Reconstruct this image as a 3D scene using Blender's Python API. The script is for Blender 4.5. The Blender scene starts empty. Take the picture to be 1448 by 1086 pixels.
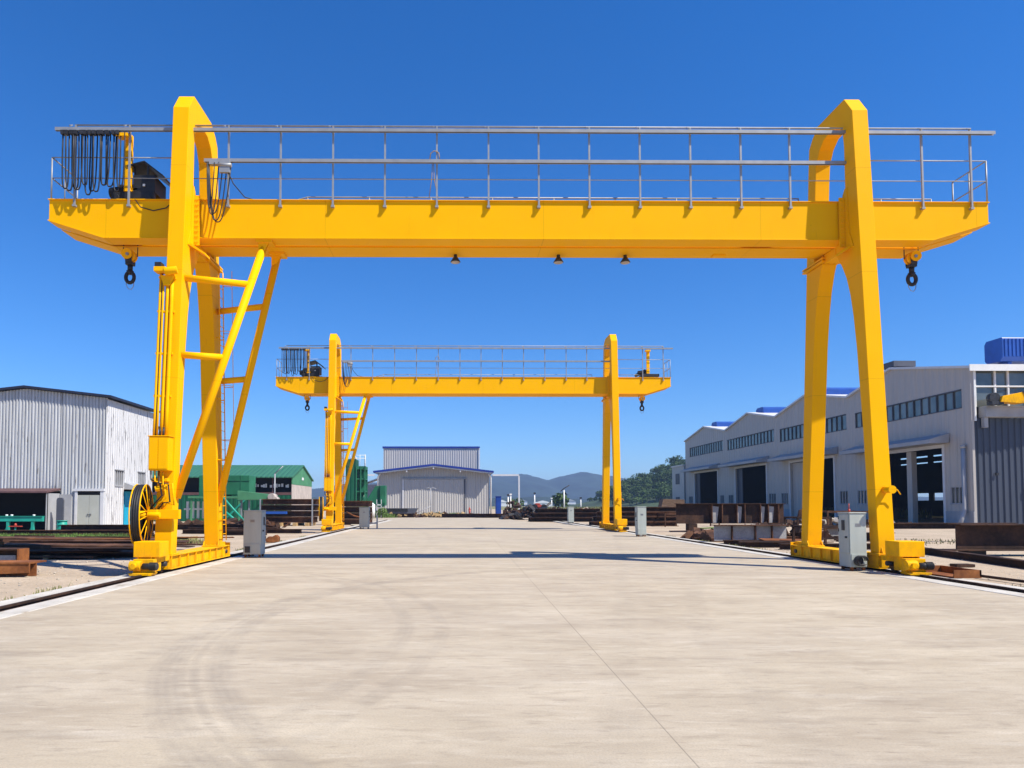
import bpy, bmesh, math, random
from mathutils import Vector, Matrix
random.seed(7)
S = bpy.context.scene
COL = S.collection
rad = math.radians

# ------------------------------------------------------------------ camera
CAM_H = 1.667
cam = bpy.data.cameras.new('camera')
cam.sensor_width = 36.0
cam.lens = 36.0 * 1000 / 1448
cam.shift_x = (724 - 648) / 1448
cam.shift_y = (669 - 543) / 1448
cam.clip_start = 0.1
cam.clip_end = 9000
co = bpy.data.objects.new('camera', cam)
co.location = (0, 0, CAM_H)
co.rotation_euler = (rad(90) + math.atan(45 / 1000), 0, -math.atan(8 / 1000))
COL.objects.link(co)
S.camera = co

# ------------------------------------------------------------------ light
SUN_AZ = 120.0     # degrees clockwise from +Y
SUN_EL = 51.8
W = bpy.data.worlds.new('World')
S.world = W
W.use_nodes = True
wn = W.node_tree
wn.nodes.clear()
sky = wn.nodes.new('ShaderNodeTexSky')
sky.sky_type = 'NISHITA'
sky.sun_disc = False
sky.sun_elevation = rad(SUN_EL)
sky.sun_rotation = rad(SUN_AZ)
sky.altitude = 0
sky.air_density = 1.0
sky.dust_density = 0.0
sky.ozone_density = 9.0
bg = wn.nodes.new('ShaderNodeBackground')
bg.inputs[1].default_value = 0.118
wo = wn.nodes.new('ShaderNodeOutputWorld')
hs = wn.nodes.new('ShaderNodeHueSaturation')
hs.inputs['Saturation'].default_value = 1.22
hs.inputs['Hue'].default_value = 0.507
tcw = wn.nodes.new('ShaderNodeTexCoord')
vadd = wn.nodes.new('ShaderNodeVectorMath')
vadd.operation = 'ADD'
vadd.inputs[1].default_value = (0, 0, 0.015)      # softens the glow at the horizon
vnor = wn.nodes.new('ShaderNodeVectorMath')
vnor.operation = 'NORMALIZE'
wn.links.new(tcw.outputs['Generated'], vadd.inputs[0])
wn.links.new(vadd.outputs[0], vnor.inputs[0])
wn.links.new(vnor.outputs[0], sky.inputs[0])
wn.links.new(sky.outputs[0], hs.inputs['Color'])
wn.links.new(hs.outputs[0], bg.inputs[0])
wn.links.new(bg.outputs[0], wo.inputs[0])

sun = bpy.data.lights.new('sun', 'SUN')
sun.energy = 5.0
sun.angle = rad(0.5)
sun.color = (1.0, 0.94, 0.83)
so = bpy.data.objects.new('sun', sun)
a, e = rad(SUN_AZ), rad(SUN_EL)
sdir = Vector((math.sin(a) * math.cos(e), math.cos(a) * math.cos(e), math.sin(e)))
so.rotation_euler = (-sdir).to_track_quat('-Z', 'Y').to_euler()
COL.objects.link(so)
S.view_settings.view_transform = 'Standard'
S.view_settings.look = 'None'
S.view_settings.exposure = 0.6
S.view_settings.gamma = 1.0


# ------------------------------------------------------------------ materials
def nmat(name):
    m = bpy.data.materials.new(name)
    m.use_nodes = True
    nt = m.node_tree
    return m, nt, nt.nodes['Principled BSDF']


def N(nt, typ, **kw):
    n = nt.nodes.new(typ)
    for k, v in kw.items():
        setattr(n, k, v)
    return n


def mix(nt, fac, c1, c2):
    n = N(nt, 'ShaderNodeMix', data_type='RGBA')
    for sock, val in ((0, fac), (6, c1), (7, c2)):
        if hasattr(val, 'is_linked'):
            nt.links.new(val, n.inputs[sock])
        elif sock == 0:
            n.inputs[0].default_value = val
        else:
            n.inputs[sock].default_value = (*val, 1)
    return n.outputs[2]


def noise(nt, scale, detail=4, stretch=(1, 1, 1), rough=0.55, off=(0, 0, 0)):
    tc = N(nt, 'ShaderNodeTexCoord')
    mp = N(nt, 'ShaderNodeMapping')
    mp.inputs['Scale'].default_value = stretch
    mp.inputs['Location'].default_value = off
    nt.links.new(tc.outputs['Object'], mp.inputs[0])
    n = N(nt, 'ShaderNodeTexNoise')
    n.inputs['Scale'].default_value = scale
    n.inputs['Detail'].default_value = detail
    n.inputs['Roughness'].default_value = rough
    nt.links.new(mp.outputs[0], n.inputs[0])
    return n.outputs[0]


def ramp(nt, src, lo, hi):
    r = N(nt, 'ShaderNodeMapRange')
    r.inputs[1].default_value = lo
    r.inputs[2].default_value = hi
    nt.links.new(src, r.inputs[0])
    return r.outputs[0]


def math_(nt, op, a, b=None, clamp=False):
    n = N(nt, 'ShaderNodeMath', operation=op, use_clamp=clamp)
    for i, v in enumerate((a, b)):
        if v is None:
            continue
        if hasattr(v, 'is_linked'):
            nt.links.new(v, n.inputs[i])
        else:
            n.inputs[i].default_value = v
    return n.outputs[0]


def bump(nt, bsdf, src, strength, dist=0.02):
    b = N(nt, 'ShaderNodeBump')
    b.inputs['Strength'].default_value = strength
    b.inputs['Distance'].default_value = dist
    nt.links.new(src, b.inputs['Height'])
    nt.links.new(b.outputs[0], bsdf.inputs['Normal'])


def simple(name, col, rough=0.6, metal=0.0, var=0.15, scale=1.5, stretch=(1, 1, 1), bmp=0.0, spec=0.4):
    m, nt, b = nmat(name)
    n = noise(nt, scale, 5, stretch)
    f = ramp(nt, n, 0.3, 0.7)
    c1 = tuple(c * (1 - var) for c in col)
    c2 = tuple(min(1, c * (1 + var)) for c in col)
    nt.links.new(mix(nt, f, c1, c2), b.inputs['Base Color'])
    b.inputs['Roughness'].default_value = rough
    b.inputs['Metallic'].default_value = metal
    b.inputs['Specular IOR Level'].default_value = spec
    if bmp:
        bump(nt, b, noise(nt, scale * 12, 3), bmp)
    return m


def rusty(name, dark, light, scale=1.2, th=(0.42, 0.68), rough=0.85):
    m, nt, b = nmat(name)
    f = ramp(nt, noise(nt, scale, 7, rough=0.65), *th)
    c = mix(nt, f, dark, light)
    g = ramp(nt, noise(nt, scale * 9, 4, off=(3, 1, 7)), 0.35, 0.75)
    c = mix(nt, math_(nt, 'MULTIPLY', g, 0.45), c, tuple(x * 0.45 for x in dark))
    nt.links.new(c, b.inputs['Base Color'])
    b.inputs['Roughness'].default_value = rough
    b.inputs['Specular IOR Level'].default_value = 0.2
    bump(nt, b, noise(nt, 30, 3), 0.25, 0.01)
    return m


def make_yellow():
    m, nt, b = nmat('yellow_paint')
    base = mix(nt, ramp(nt, noise(nt, 0.7, 3), 0.3, 0.7), (0.88, 0.428, 0.0), (0.92, 0.458, 0.0))
    st = ramp(nt, noise(nt, 2.2, 6, (2.2, 2.2, 0.22), 0.7), 0.60, 0.80)
    c = mix(nt, math_(nt, 'MULTIPLY', st, 0.25), base, (0.40, 0.19, 0.0))
    ch = ramp(nt, noise(nt, 9, 5, (1, 1, 1), 0.7, (5, 2, 1)), 0.70, 0.76)
    c = mix(nt, math_(nt, 'MULTIPLY', ch, 0.35), c, (0.16, 0.07, 0.02))
    tc = N(nt, 'ShaderNodeTexCoord')
    sx = N(nt, 'ShaderNodeSeparateXYZ')
    nt.links.new(tc.outputs['Object'], sx.inputs[0])
    # welded plate joints
    sx_ = math_(nt, 'LESS_THAN', math_(nt, 'FRACT', math_(nt, 'DIVIDE', math_(nt, 'ADD', sx.outputs[0], 40.9), 5.93)), 0.0035)
    sz_ = math_(nt, 'LESS_THAN', math_(nt, 'FRACT', math_(nt, 'DIVIDE', math_(nt, 'ADD', sx.outputs[2], 0.8), 2.85)), 0.007)
    seam = math_(nt, 'MAXIMUM', sx_, sz_)
    c = mix(nt, math_(nt, 'MULTIPLY', seam, 0.28), c, (0.35, 0.17, 0.0))
    # road dirt and grease splashed on everything close to the ground
    low = ramp(nt, sx.outputs[2], 1.0, 0.0)
    dn = ramp(nt, noise(nt, 4.5, 6, (1, 1, 0.6), 0.7, (7, 3, 5)), 0.40, 0.68)
    c = mix(nt, math_(nt, 'MULTIPLY', math_(nt, 'MULTIPLY', low, dn), 0.7), c, (0.20, 0.105, 0.03))
    # rusty runs
    ru = ramp(nt, noise(nt, 1.1, 6, (5, 5, 0.35), 0.7, (3, 7, 2)), 0.66, 0.74)
    c = mix(nt, math_(nt, 'MULTIPLY', ru, 0.35), c, (0.33, 0.13, 0.02))
    nt.links.new(c, b.inputs['Base Color'])
    r = ramp(nt, noise(nt, 3, 4), 0.2, 0.8)
    nt.links.new(math_(nt, 'ADD', math_(nt, 'MULTIPLY', r, 0.2), 0.42), b.inputs['Roughness'])
    b.inputs['Specular IOR Level'].default_value = 0.06
    bump(nt, b, noise(nt, 1.3, 2), 0.06, 0.05)
    return m


def circle3(p, q, r):
    ax, ay = p; bx, by = q; cx, cy = r
    d = 2 * (ax * (by - cy) + bx * (cy - ay) + cx * (ay - by))
    ux = ((ax**2 + ay**2) * (by - cy) + (bx**2 + by**2) * (cy - ay) + (cx**2 + cy**2) * (ay - by)) / d
    uy = ((ax**2 + ay**2) * (cx - bx) + (bx**2 + by**2) * (ax - cx) + (cx**2 + cy**2) * (bx - ax)) / d
    return ux, uy, math.hypot(ax - ux, ay - uy)


def make_concrete():
    m, nt, b = nmat('concrete')
    f1 = ramp(nt, noise(nt, 1.0, 7, (0.42, 1.25, 1), 0.62), 0.32, 0.70)
    c = mix(nt, f1, (0.385, 0.318, 0.226), (0.53, 0.455, 0.338))
    f2 = ramp(nt, noise(nt, 0.16, 4, (1, 1.5, 1), 0.6, (9, 4, 0)), 0.38, 0.66)
    c = mix(nt, math_(nt, 'MULTIPLY', f2, 0.35), c, (0.36, 0.305, 0.25))
    f3 = ramp(nt, noise(nt, 0.9, 6, (0.30, 1.8, 1), 0.7, (2, 8, 0)), 0.58, 0.74)
    c = mix(nt, math_(nt, 'MULTIPLY', f3, 0.45), c, (0.22, 0.175, 0.13))
    f5 = ramp(nt, noise(nt, 1.4, 6, (0.35, 1.5, 1), 0.65, (12, 3, 0)), 0.55, 0.75)
    c = mix(nt, math_(nt, 'MULTIPLY', f5, 0.3), c, (0.57, 0.52, 0.44))
    for sc, st, lo, hi, k, cc, of in ((5.0, (0.4, 1.4, 1), 0.56, 0.70, 0.36, (0.22, 0.175, 0.125), (7, 1, 0)), (5.5, (0.4, 1.4, 1), 0.54, 0.68, 0.34, (0.60, 0.53, 0.42), (1, 9, 0)), (2.6, (0.36, 1.2, 1), 0.55, 0.70, 0.42, (0.24, 0.195, 0.145), (15, 2, 0)), (11.0, (0.35, 1.4, 1), 0.58, 0.70, 0.36, (0.18, 0.14, 0.11), (5, 5, 0))):
        c = mix(nt, math_(nt, 'MULTIPLY', ramp(nt, noise(nt, sc, 4, st, 0.6, of), lo, hi), k), c, cc)
    f6 = ramp(nt, noise(nt, 0.55, 7, (0.8, 1.0, 1), 0.68, (21, 7, 0)), 0.46, 0.66)
    c = mix(nt, math_(nt, 'MULTIPLY', f6, 0.30), c, (0.30, 0.245, 0.175))
    f7 = ramp(nt, noise(nt, 1.7, 6, (0.9, 1.1, 1), 0.7, (4, 17, 0)), 0.56, 0.72)
    c = mix(nt, math_(nt, 'MULTIPLY', f7, 0.28), c, (0.26, 0.21, 0.15))
    # grain
    f4 = noise(nt, 60, 3)
    c = mix(nt, math_(nt, 'MULTIPLY', ramp(nt, f4, 0.42, 0.72), 0.36), c, (0.24, 0.2, 0.16))
    sp = ramp(nt, noise(nt, 14, 2, (1, 1, 1), 0.5, (4, 4, 4)), 0.74, 0.78)
    c = mix(nt, math_(nt, 'MULTIPLY', sp, 0.5), c, (0.17, 0.14, 0.11))
    # tyre marks: worn dark bands along wide arcs
    tc = N(nt, 'ShaderNodeTexCoord')
    sx = N(nt, 'ShaderNodeSeparateXYZ')
    nt.links.new(tc.outputs['Object'], sx.inputs[0])
    wob = math_(nt, 'MULTIPLY', math_(nt, 'SUBTRACT', noise(nt, 0.6, 2), 0.5), 0.35)
    tot = None
    for p, q, r, w, k in (((-3.25, 9.5), (-2.72, 6.8), (-1.85, 5.0), 0.20, 1.0),
                          ((-2.78, 9.5), (-2.18, 6.8), (-1.15, 4.8), 0.16, 0.9),
                          ((-2.95, 11), (-2.45, 6.8), (-1.5, 4.9), 0.06, 0.8),
                          ((-0.7, 10.5), (-0.95, 6.8), (-1.7, 4.7), 0.15, 0.6),
                          ((-0.2, 10.5), (-0.5, 6.8), (-1.3, 4.7), 0.12, 0.55),
                          ((-6.2, 9.0), (-4.3, 7.0), (-3.2, 4.2), 0.2, 0.5),
                          ((4.8, 14.0), (3.0, 8.0), (2.4, 4.2), 0.2, 0.35),
                          ((3.6, 15.0), (1.9, 8.0), (1.0, 4.4), 0.2, 0.3),
                          ((-1.0, 30.0), (-2.0, 16.0), (-3.1, 9.5), 0.2, 0.35)):
        ux, uy, rr = circle3(p, q, r)
        dx = math_(nt, 'SUBTRACT', sx.outputs[0], ux)
        dy = math_(nt, 'SUBTRACT', sx.outputs[1], uy)
        d = math_(nt, 'SQRT', math_(nt, 'ADD', math_(nt, 'MULTIPLY', dx, dx), math_(nt, 'MULTIPLY', dy, dy)))
        sd_ = math_(nt, 'SUBTRACT', math_(nt, 'ADD', d, math_(nt, 'MULTIPLY', wob, 0.4)), rr)
        tread = math_(nt, 'ADD', math_(nt, 'MULTIPLY', math_(nt, 'COSINE', math_(nt, 'MULTIPLY', sd_, 80.0)), 0.10), 0.76)
        d = math_(nt, 'ABSOLUTE', sd_)
        v = math_(nt, 'MULTIPLY', math_(nt, 'SUBTRACT', 1.0, math_(nt, 'POWER', math_(nt, 'DIVIDE', d, w), 3.0), True), math_(nt, 'MULTIPLY', tread, k))
        tot = v if tot is None else math_(nt, 'MAXIMUM', tot, v)
    br = ramp(nt, noise(nt, 2.2, 4, off=(1, 5, 2)), 0.3, 0.72)
    tot = math_(nt, 'MULTIPLY', math_(nt, 'MULTIPLY', tot, br), 0.56)
    c = mix(nt, tot, c, (0.19, 0.165, 0.14))
    # the sawn joint
    j = math_(nt, 'ABSOLUTE', math_(nt, 'SUBTRACT', math_(nt, 'SUBTRACT', sx.outputs[0], 1.50), math_(nt, 'MULTIPLY', sx.outputs[1], 0.0145)))
    j = math_(nt, 'LESS_THAN', j, 0.005)
    c = mix(nt, math_(nt, 'MULTIPLY', j, 0.5), c, (0.10, 0.085, 0.07))
    nt.links.new(c, b.inputs['Base Color'])
    b.inputs['Roughness'].default_value = 0.85
    b.inputs['Specular IOR Level'].default_value = 0.25
    h = math_(nt, 'ADD', noise(nt, 45, 4), math_(nt, 'MULTIPLY', noise(nt, 2.5, 5, (0.5, 1.6, 1)), 1.5))
    bump(nt, b, h, 0.25, 0.008)
    return m


def make_dirt(name='dirt', c1=(0.50, 0.405, 0.30), c2=(0.36, 0.285, 0.205), c3=(0.12, 0.095, 0.07)):
    m, nt, b = nmat(name)
    f = ramp(nt, noise(nt, 0.35, 8, rough=0.65), 0.35, 0.68)
    c = mix(nt, f, c1, c2)
    g = ramp(nt, noise(nt, 11, 6, off=(3, 3, 0), rough=0.7), 0.52, 0.72)
    c = mix(nt, math_(nt, 'MULTIPLY', g, 0.6), c, c3)
    l = ramp(nt, noise(nt, 22, 4, off=(8, 1, 0), rough=0.7), 0.6, 0.72)
    c = mix(nt, math_(nt, 'MULTIPLY', l, 0.5), c, (0.52, 0.46, 0.38))
    nt.links.new(c, b.inputs['Base Color'])
    b.inputs['Roughness'].default_value = 0.95
    b.inputs['Specular IOR Level'].default_value = 0.1
    bump(nt, b, noise(nt, 16, 6, rough=0.7), 0.6, 0.04)
    return m


def make_sheet(name, col, stain=(0.10, 0.075, 0.06), amount=0.3, axis='X', pitch=0.0, var=0.08, th=(0.62, 0.8), rough=0.5, st2=(3.5, 3.5, 0.35)):
    """profiled steel sheet: faint panel variation, vertical stains, optional rib bump"""
    m, nt, b = nmat(name)
    st = (5, 0.3, 0.25) if axis == 'X' else (0.3, 5, 0.25)
    f = ramp(nt, noise(nt, 0.9, 3, st), 0.3, 0.7)
    c = mix(nt, f, tuple(x * (1 - var) for x in col), tuple(min(1, x * (1 + var)) for x in col))
    s = ramp(nt, noise(nt, 0.9, 6, st2, 0.7, (2, 6, 1)), *th)
    c = mix(nt, math_(nt, 'MULTIPLY', s, amount), c, stain)
    nt.links.new(c, b.inputs['Base Color'])
    b.inputs['Roughness'].default_value = rough
    b.inputs['Specular IOR Level'].default_value = 0.3
    if pitch:
        tc = N(nt, 'ShaderNodeTexCoord')
        sp = N(nt, 'ShaderNodeSeparateXYZ')
        nt.links.new(tc.outputs['Object'], sp.inputs[0])
        u = math_(nt, 'FRACT', math_(nt, 'MULTIPLY', sp.outputs['XYZ'.index(axis)], 1 / pitch))
        t = math_(nt, 'ABSOLUTE', math_(nt, 'SUBTRACT', u, 0.5))
        bump(nt, b, ramp(nt, t, 0.1, 0.28), 0.8, 0.05)
    return m


M = {}
M['yellow'] = make_yellow()
M['concrete'] = make_concrete()
M['dirt'] = make_dirt()
M['field'] = make_dirt('field_soil', (0.17, 0.17, 0.06), (0.27, 0.24, 0.12), (0.06, 0.08, 0.03))
m, nt, b = nmat('white_concrete')
c = mix(nt, ramp(nt, noise(nt, 1.6, 5), 0.3, 0.7), (0.40, 0.37, 0.32), (0.56, 0.53, 0.47))
c = mix(nt, math_(nt, 'MULTIPLY', ramp(nt, noise(nt, 2.4, 7, (1.3, 0.6, 1), 0.7, (3, 1, 1)), 0.55, 0.66), 0.75), c, (0.30, 0.25, 0.185))
c = mix(nt, math_(nt, 'MULTIPLY', ramp(nt, noise(nt, 7, 5, (1, 1, 1), 0.7, (9, 1, 1)), 0.60, 0.68), 0.6), c, (0.14, 0.115, 0.09))
nt.links.new(c, b.inputs['Base Color'])
b.inputs['Roughness'].default_value = 0.9
bump(nt, b, noise(nt, 20, 4), 0.3, 0.02)
M['white_concrete'] = m
M['galv'] = simple('galvanised_steel', (0.29, 0.30, 0.315), 0.5, 0.25, 0.12, 4)
M['black'] = simple('black_rubber', (0.016, 0.016, 0.018), 0.55, 0, 0.3, 5)
M['dark_steel'] = simple('dark_steel', (0.035, 0.034, 0.036), 0.5, 0.3, 0.4, 5)
M['steel'] = simple('bright_steel', (0.30, 0.29, 0.28), 0.4, 0.8, 0.2, 5)
M['cabinet'] = simple('cabinet_grey', (0.41, 0.435, 0.385), 0.5, 0, 0.08, 1.5, (3, 3, 0.6))
M['rust_dark'] = rusty('dark_rust', (0.034, 0.020, 0.015), (0.105, 0.052, 0.030))
M['rust_mid'] = rusty('brown_rust', (0.065, 0.032, 0.02), (0.20, 0.095, 0.05))
M['rust_orange'] = rusty('orange_rust', (0.16, 0.055, 0.02), (0.36, 0.135, 0.04))
M['mill_grey'] = rusty('weathered_grey_steel', (0.30, 0.29, 0.285), (0.42, 0.41, 0.40), 2.2, (0.3, 0.6))
M['blue_shed'] = make_sheet('old_white_sheet_front', (0.46, 0.47, 0.48), (0.09, 0.07, 0.05), 0.8, 'X', 0, 0.2, (0.60, 0.66), st2=(7, 7, 0.7))
M['old_white'] = make_sheet('old_white_sheet_side', (0.64, 0.635, 0.63), (0.06, 0.05, 0.05), 0.75, 'Y', 0.3, 0.06, (0.57, 0.61), st2=(6, 8, 0.8))
M['navy'] = simple('navy_roof', (0.014, 0.018, 0.040), 0.5, 0, 0.2, 1)
M['blue_trim'] = simple('blue_trim', (0.012, 0.035, 0.24), 0.45, 0, 0.15, 1)
M['blue_roof'] = simple('blue_roof_sheet', (0.015, 0.075, 0.33), 0.45, 0, 0.15, 1)
M['grey_sheet'] = make_sheet('grey_wall_sheet', (0.45, 0.435, 0.41), (0.18, 0.17, 0.16), 0.4, 'X', 0, 0.06, (0.6, 0.8))
M['wh_wall'] = make_sheet('warehouse_sheet', (0.43, 0.395, 0.358), (0.2, 0.19, 0.18), 0.3, 'Y', 0.9, 0.05, (0.6, 0.8))
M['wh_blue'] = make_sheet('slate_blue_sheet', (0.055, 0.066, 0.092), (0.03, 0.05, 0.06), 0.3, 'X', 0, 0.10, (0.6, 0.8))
M['wh_trim'] = simple('warehouse_trim', (0.60, 0.60, 0.61), 0.5, 0, 0.08, 1)
M['canopy'] = simple('canopy_grey', (0.34, 0.34, 0.35), 0.5, 0, 0.1, 1)
M['plinth'] = simple('plinth_render', (0.34, 0.345, 0.36), 0.8, 0, 0.15, 0.8)
M['white_paint'] = simple('white_paint', (0.74, 0.74, 0.72), 0.5, 0, 0.08, 1)
M['green_roof'] = make_sheet('green_roof_sheet', (0.04, 0.15, 0.085), (0.02, 0.08, 0.05), 0.5, 'X', 0.5, 0.12)
M['green_wall'] = make_sheet('green_wall_sheet', (0.005, 0.085, 0.042), (0.01, 0.04, 0.025), 0.4, 'X', 0.5, 0.12)
M['green_mach'] = simple('green_machine_paint', (0.018, 0.14, 0.068), 0.5, 0, 0.25, 0.7)
M['green_pale'] = simple('pale_green_paint', (0.07, 0.235, 0.115), 0.5, 0, 0.2, 1)
M['teal'] = simple('teal_paint', (0.012, 0.30, 0.22), 0.5, 0, 0.2, 1.5)
M['cyan'] = simple('cyan_sheet', (0.012, 0.36, 0.55), 0.5, 0, 0.1, 1)
M['door_grey'] = simple('door_grey_green', (0.40, 0.41, 0.36), 0.6, 0, 0.1, 0.8)
M['slate'] = simple('slate_panel', (0.07, 0.075, 0.095), 0.6, 0, 0.15, 1)
M['maroon'] = simple('maroon_sheet', (0.11, 0.055, 0.055), 0.7, 0, 0.25, 1)
M['black_void'] = simple('interior_shade_black', (0.012, 0.012, 0.013), 0.9, 0, 0.3, 0.5)  # near-black colour stands in for the dark of unlit interiors and hollows
M['asbestos'] = simple('stained_pale_sheet', (0.44, 0.38, 0.34), 0.8, 0, 0.3, 2.0, (3, 3, 0.5))
M['blue_paint'] = simple('blue_booth_paint', (0.008, 0.05, 0.28), 0.45, 0, 0.15, 1)
M['timber'] = simple('pale_timber', (0.36, 0.24, 0.11), 0.8, 0, 0.3, 3)
M['wood_brown'] = simple('brown_board', (0.13, 0.08, 0.05), 0.85, 0, 0.3, 2, (1, 1, 4))
M['bark'] = simple('bark', (0.09, 0.07, 0.05), 0.9, 0, 0.3, 3)
M['red'] = simple('red_paint', (0.40, 0.05, 0.03), 0.5, 0, 0.2, 2)
M['stone'] = simple('pale_stone', (0.42, 0.37, 0.30), 0.9, 0, 0.35, 3)
m, nt, b = nmat('window_glass')
f = ramp(nt, noise(nt, 0.5, 2, (1, 1, 1), 0.5), 0.35, 0.65)
nt.links.new(mix(nt, f, (0.06, 0.07, 0.068), (0.15, 0.17, 0.16)), b.inputs['Base Color'])  # paler grey-green puts the bright yard's reflection into the base colour
b.inputs['Roughness'].default_value = 0.08
b.inputs['Specular IOR Level'].default_value = 0.8
bump(nt, b, noise(nt, 0.8, 2), 0.08, 0.05)
M['glass'] = m
m, nt, b = nmat('foliage_canopy')
f = ramp(nt, noise(nt, 0.12, 3), 0.35, 0.65)
c = mix(nt, f, (0.022, 0.054, 0.011), (0.058, 0.100, 0.020))
g = ramp(nt, noise(nt, 0.9, 3, off=(5, 5, 5)), 0.4, 0.7)
c = mix(nt, math_(nt, 'MULTIPLY', g, 0.5), c, (0.085, 0.12, 0.035))
nt.links.new(c, b.inputs['Base Color'])
b.inputs['Roughness'].default_value = 0.7
b.inputs['Specular IOR Level'].default_value = 0.2
M['foliage'] = m
M['far_forest'] = simple('far_forest', (0.035, 0.055, 0.022), 0.9, 0, 0.55, 0.03, (1, 1, 1))
M['mountain'] = simple('mountain_forest', (0.016, 0.030, 0.022), 0.95, 0, 0.6, 0.02)
M['grass'] = simple('grass_blade', (0.10, 0.17, 0.03), 0.7, 0, 0.5, 0.6)
M['dry_grass'] = simple('dry_grass_blade', (0.19, 0.19, 0.07), 0.8, 0, 0.5, 0.2)


# ------------------------------------------------------------------ mesh helpers
class MB:
    def __init__(self):
        self.v = []
        self.f = []
        self.s = []

    def add(self, vs, fs, smooth=False):
        o = len(self.v)
        self.v += [tuple(p) for p in vs]
        self.f += [[i + o for i in f] for f in fs]
        self.s += [smooth] * len(fs)
        return self

    def hexa(self, p):
        return self.add(p, [(0, 1, 2, 3), (4, 7, 6, 5), (0, 4, 5, 1), (1, 5, 6, 2), (2, 6, 7, 3), (3, 7, 4, 0)])

    def box(self, x0, y0, z0, x1, y1, z1):
        return self.hexa([(x0, y0, z0), (x0, y1, z0), (x1, y1, z0), (x1, y0, z0),
                          (x0, y0, z1), (x0, y1, z1), (x1, y1, z1), (x1, y0, z1)])

    def rbox(self, c, sx, sy, sz, yaw=0, tilt=0, roll=0):
        """box with its base centre at c, turned"""
        m = Matrix.Translation(c) @ Matrix.Rotation(yaw, 4, 'Z') @ Matrix.Rotation(tilt, 4, 'Y') @ Matrix.Rotation(roll, 4, 'X')
        x, y = sx / 2, sy / 2
        return self.hexa([m @ Vector(p) for p in ((-x, -y, 0), (-x, y, 0), (x, y, 0), (x, -y, 0),
                                                  (-x, -y, sz), (-x, y, sz), (x, y, sz), (x, -y, sz))])

    def prism(self, poly, axis, a, b):
        n = len(poly)
        if axis == 'x':
            g = lambda p, t: (t, p[0], p[1])
        elif axis == 'y':
            g = lambda p, t: (p[0], t, p[1])
        else:
            g = lambda p, t: (p[0], p[1], t)
        vs = [g(p, a) for p in poly] + [g(p, b) for p in poly]
        fs = [list(range(n)), list(range(2 * n - 1, n - 1, -1))] + [(i, (i + 1) % n, (i + 1) % n + n, i + n) for i in range(n)]
        return self.add(vs, fs)

    def strip(self, outer, inner, axis, a, b):
        """solid between two matched profiles, extruded along axis"""
        for i in range(len(outer) - 1):
            pass
        n = len(outer)
        g = (lambda p, t: (t, p[0], p[1])) if axis == 'x' else (lambda p, t: (p[0], t, p[1]))
        vs = [g(p, a) for p in outer] + [g(p, a) for p in inner] + [g(p, b) for p in outer] + [g(p, b) for p in inner]
        fs = []
        for i in range(n - 1):
            fs.append((i, i + 1, n + i + 1, n + i))
            fs.append((2 * n + i, 3 * n + i, 3 * n + i + 1, 2 * n + i + 1))
            fs.append((i, 2 * n + i, 2 * n + i + 1, i + 1))
            fs.append((n + i, n + i + 1, 3 * n + i + 1, 3 * n + i))
        fs.append((0, n, 3 * n, 2 * n))
        fs.append((n - 1, 3 * n - 1, 4 * n - 1, 2 * n - 1))
        return self.add(vs, fs)

    def cyl(self, p0, p1, r0, r1=None, n=12, smooth=True):
        r1 = r0 if r1 is None else r1
        p0, p1 = Vector(p0), Vector(p1)
        d = (p1 - p0).normalized()
        u = d.orthogonal().normalized()
        w = d.cross(u)
        vs = []
        for p, r in ((p0, r0), (p1, r1)):
            for i in range(n):
                t = 2 * math.pi * i / n
                vs.append(p + u * (r * math.cos(t)) + w * (r * math.sin(t)))
        self.add(vs, [(i, (i + 1) % n, (i + 1) % n + n, i + n) for i in range(n)], smooth)
        k = len(self.v) - 2 * n
        self.f += [[k + i for i in range(n - 1, -1, -1)], [k + n + i for i in range(n)]]
        self.s += [False, False]
        return self

    def tube(self, path, r, n=6):
        path = [Vector(p) for p in path]
        m = len(path)
        vs = []
        prev = None
        for i, p in enumerate(path):
            d = (path[min(i + 1, m - 1)] - path[max(i - 1, 0)]).normalized()
            if prev is None:
                u = d.orthogonal().normalized()
            else:
                u = (prev - d * prev.dot(d))
                u = u.normalized() if u.length > 1e-6 else d.orthogonal().normalized()
            prev = u
            w = d.cross(u)
            for k in range(n):
                t = 2 * math.pi * k / n
                vs.append(p + u * (r * math.cos(t)) + w * (r * math.sin(t)))
        fs = []
        for i in range(m - 1):
            for k in range(n):
                fs.append((i * n + k, i * n + (k + 1) % n, (i + 1) * n + (k + 1) % n, (i + 1) * n + k))
        fs.append(list(range(n - 1, -1, -1)))
        fs.append([(m - 1) * n + k for k in range(n)])
        return self.add(vs, fs, True)

    def ring(self, c, axis_pts, R, r, n=32, k=6):
        """torus in the YZ plane about c"""
        vs = []
        for i in range(n):
            t = 2 * math.pi * i / n
            for j in range(k):
                q = 2 * math.pi * j / k
                rr = R + r * math.cos(q)
                vs.append((c[0] + axis_pts * r * math.sin(q), c[1] + rr * math.cos(t), c[2] + rr * math.sin(t)))
        fs = [(i * k + j, ((i + 1) % n) * k + j, ((i + 1) % n) * k + (j + 1) % k, i * k + (j + 1) % k) for i in range(n) for j in range(k)]
        return self.add(vs, fs, True)

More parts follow.
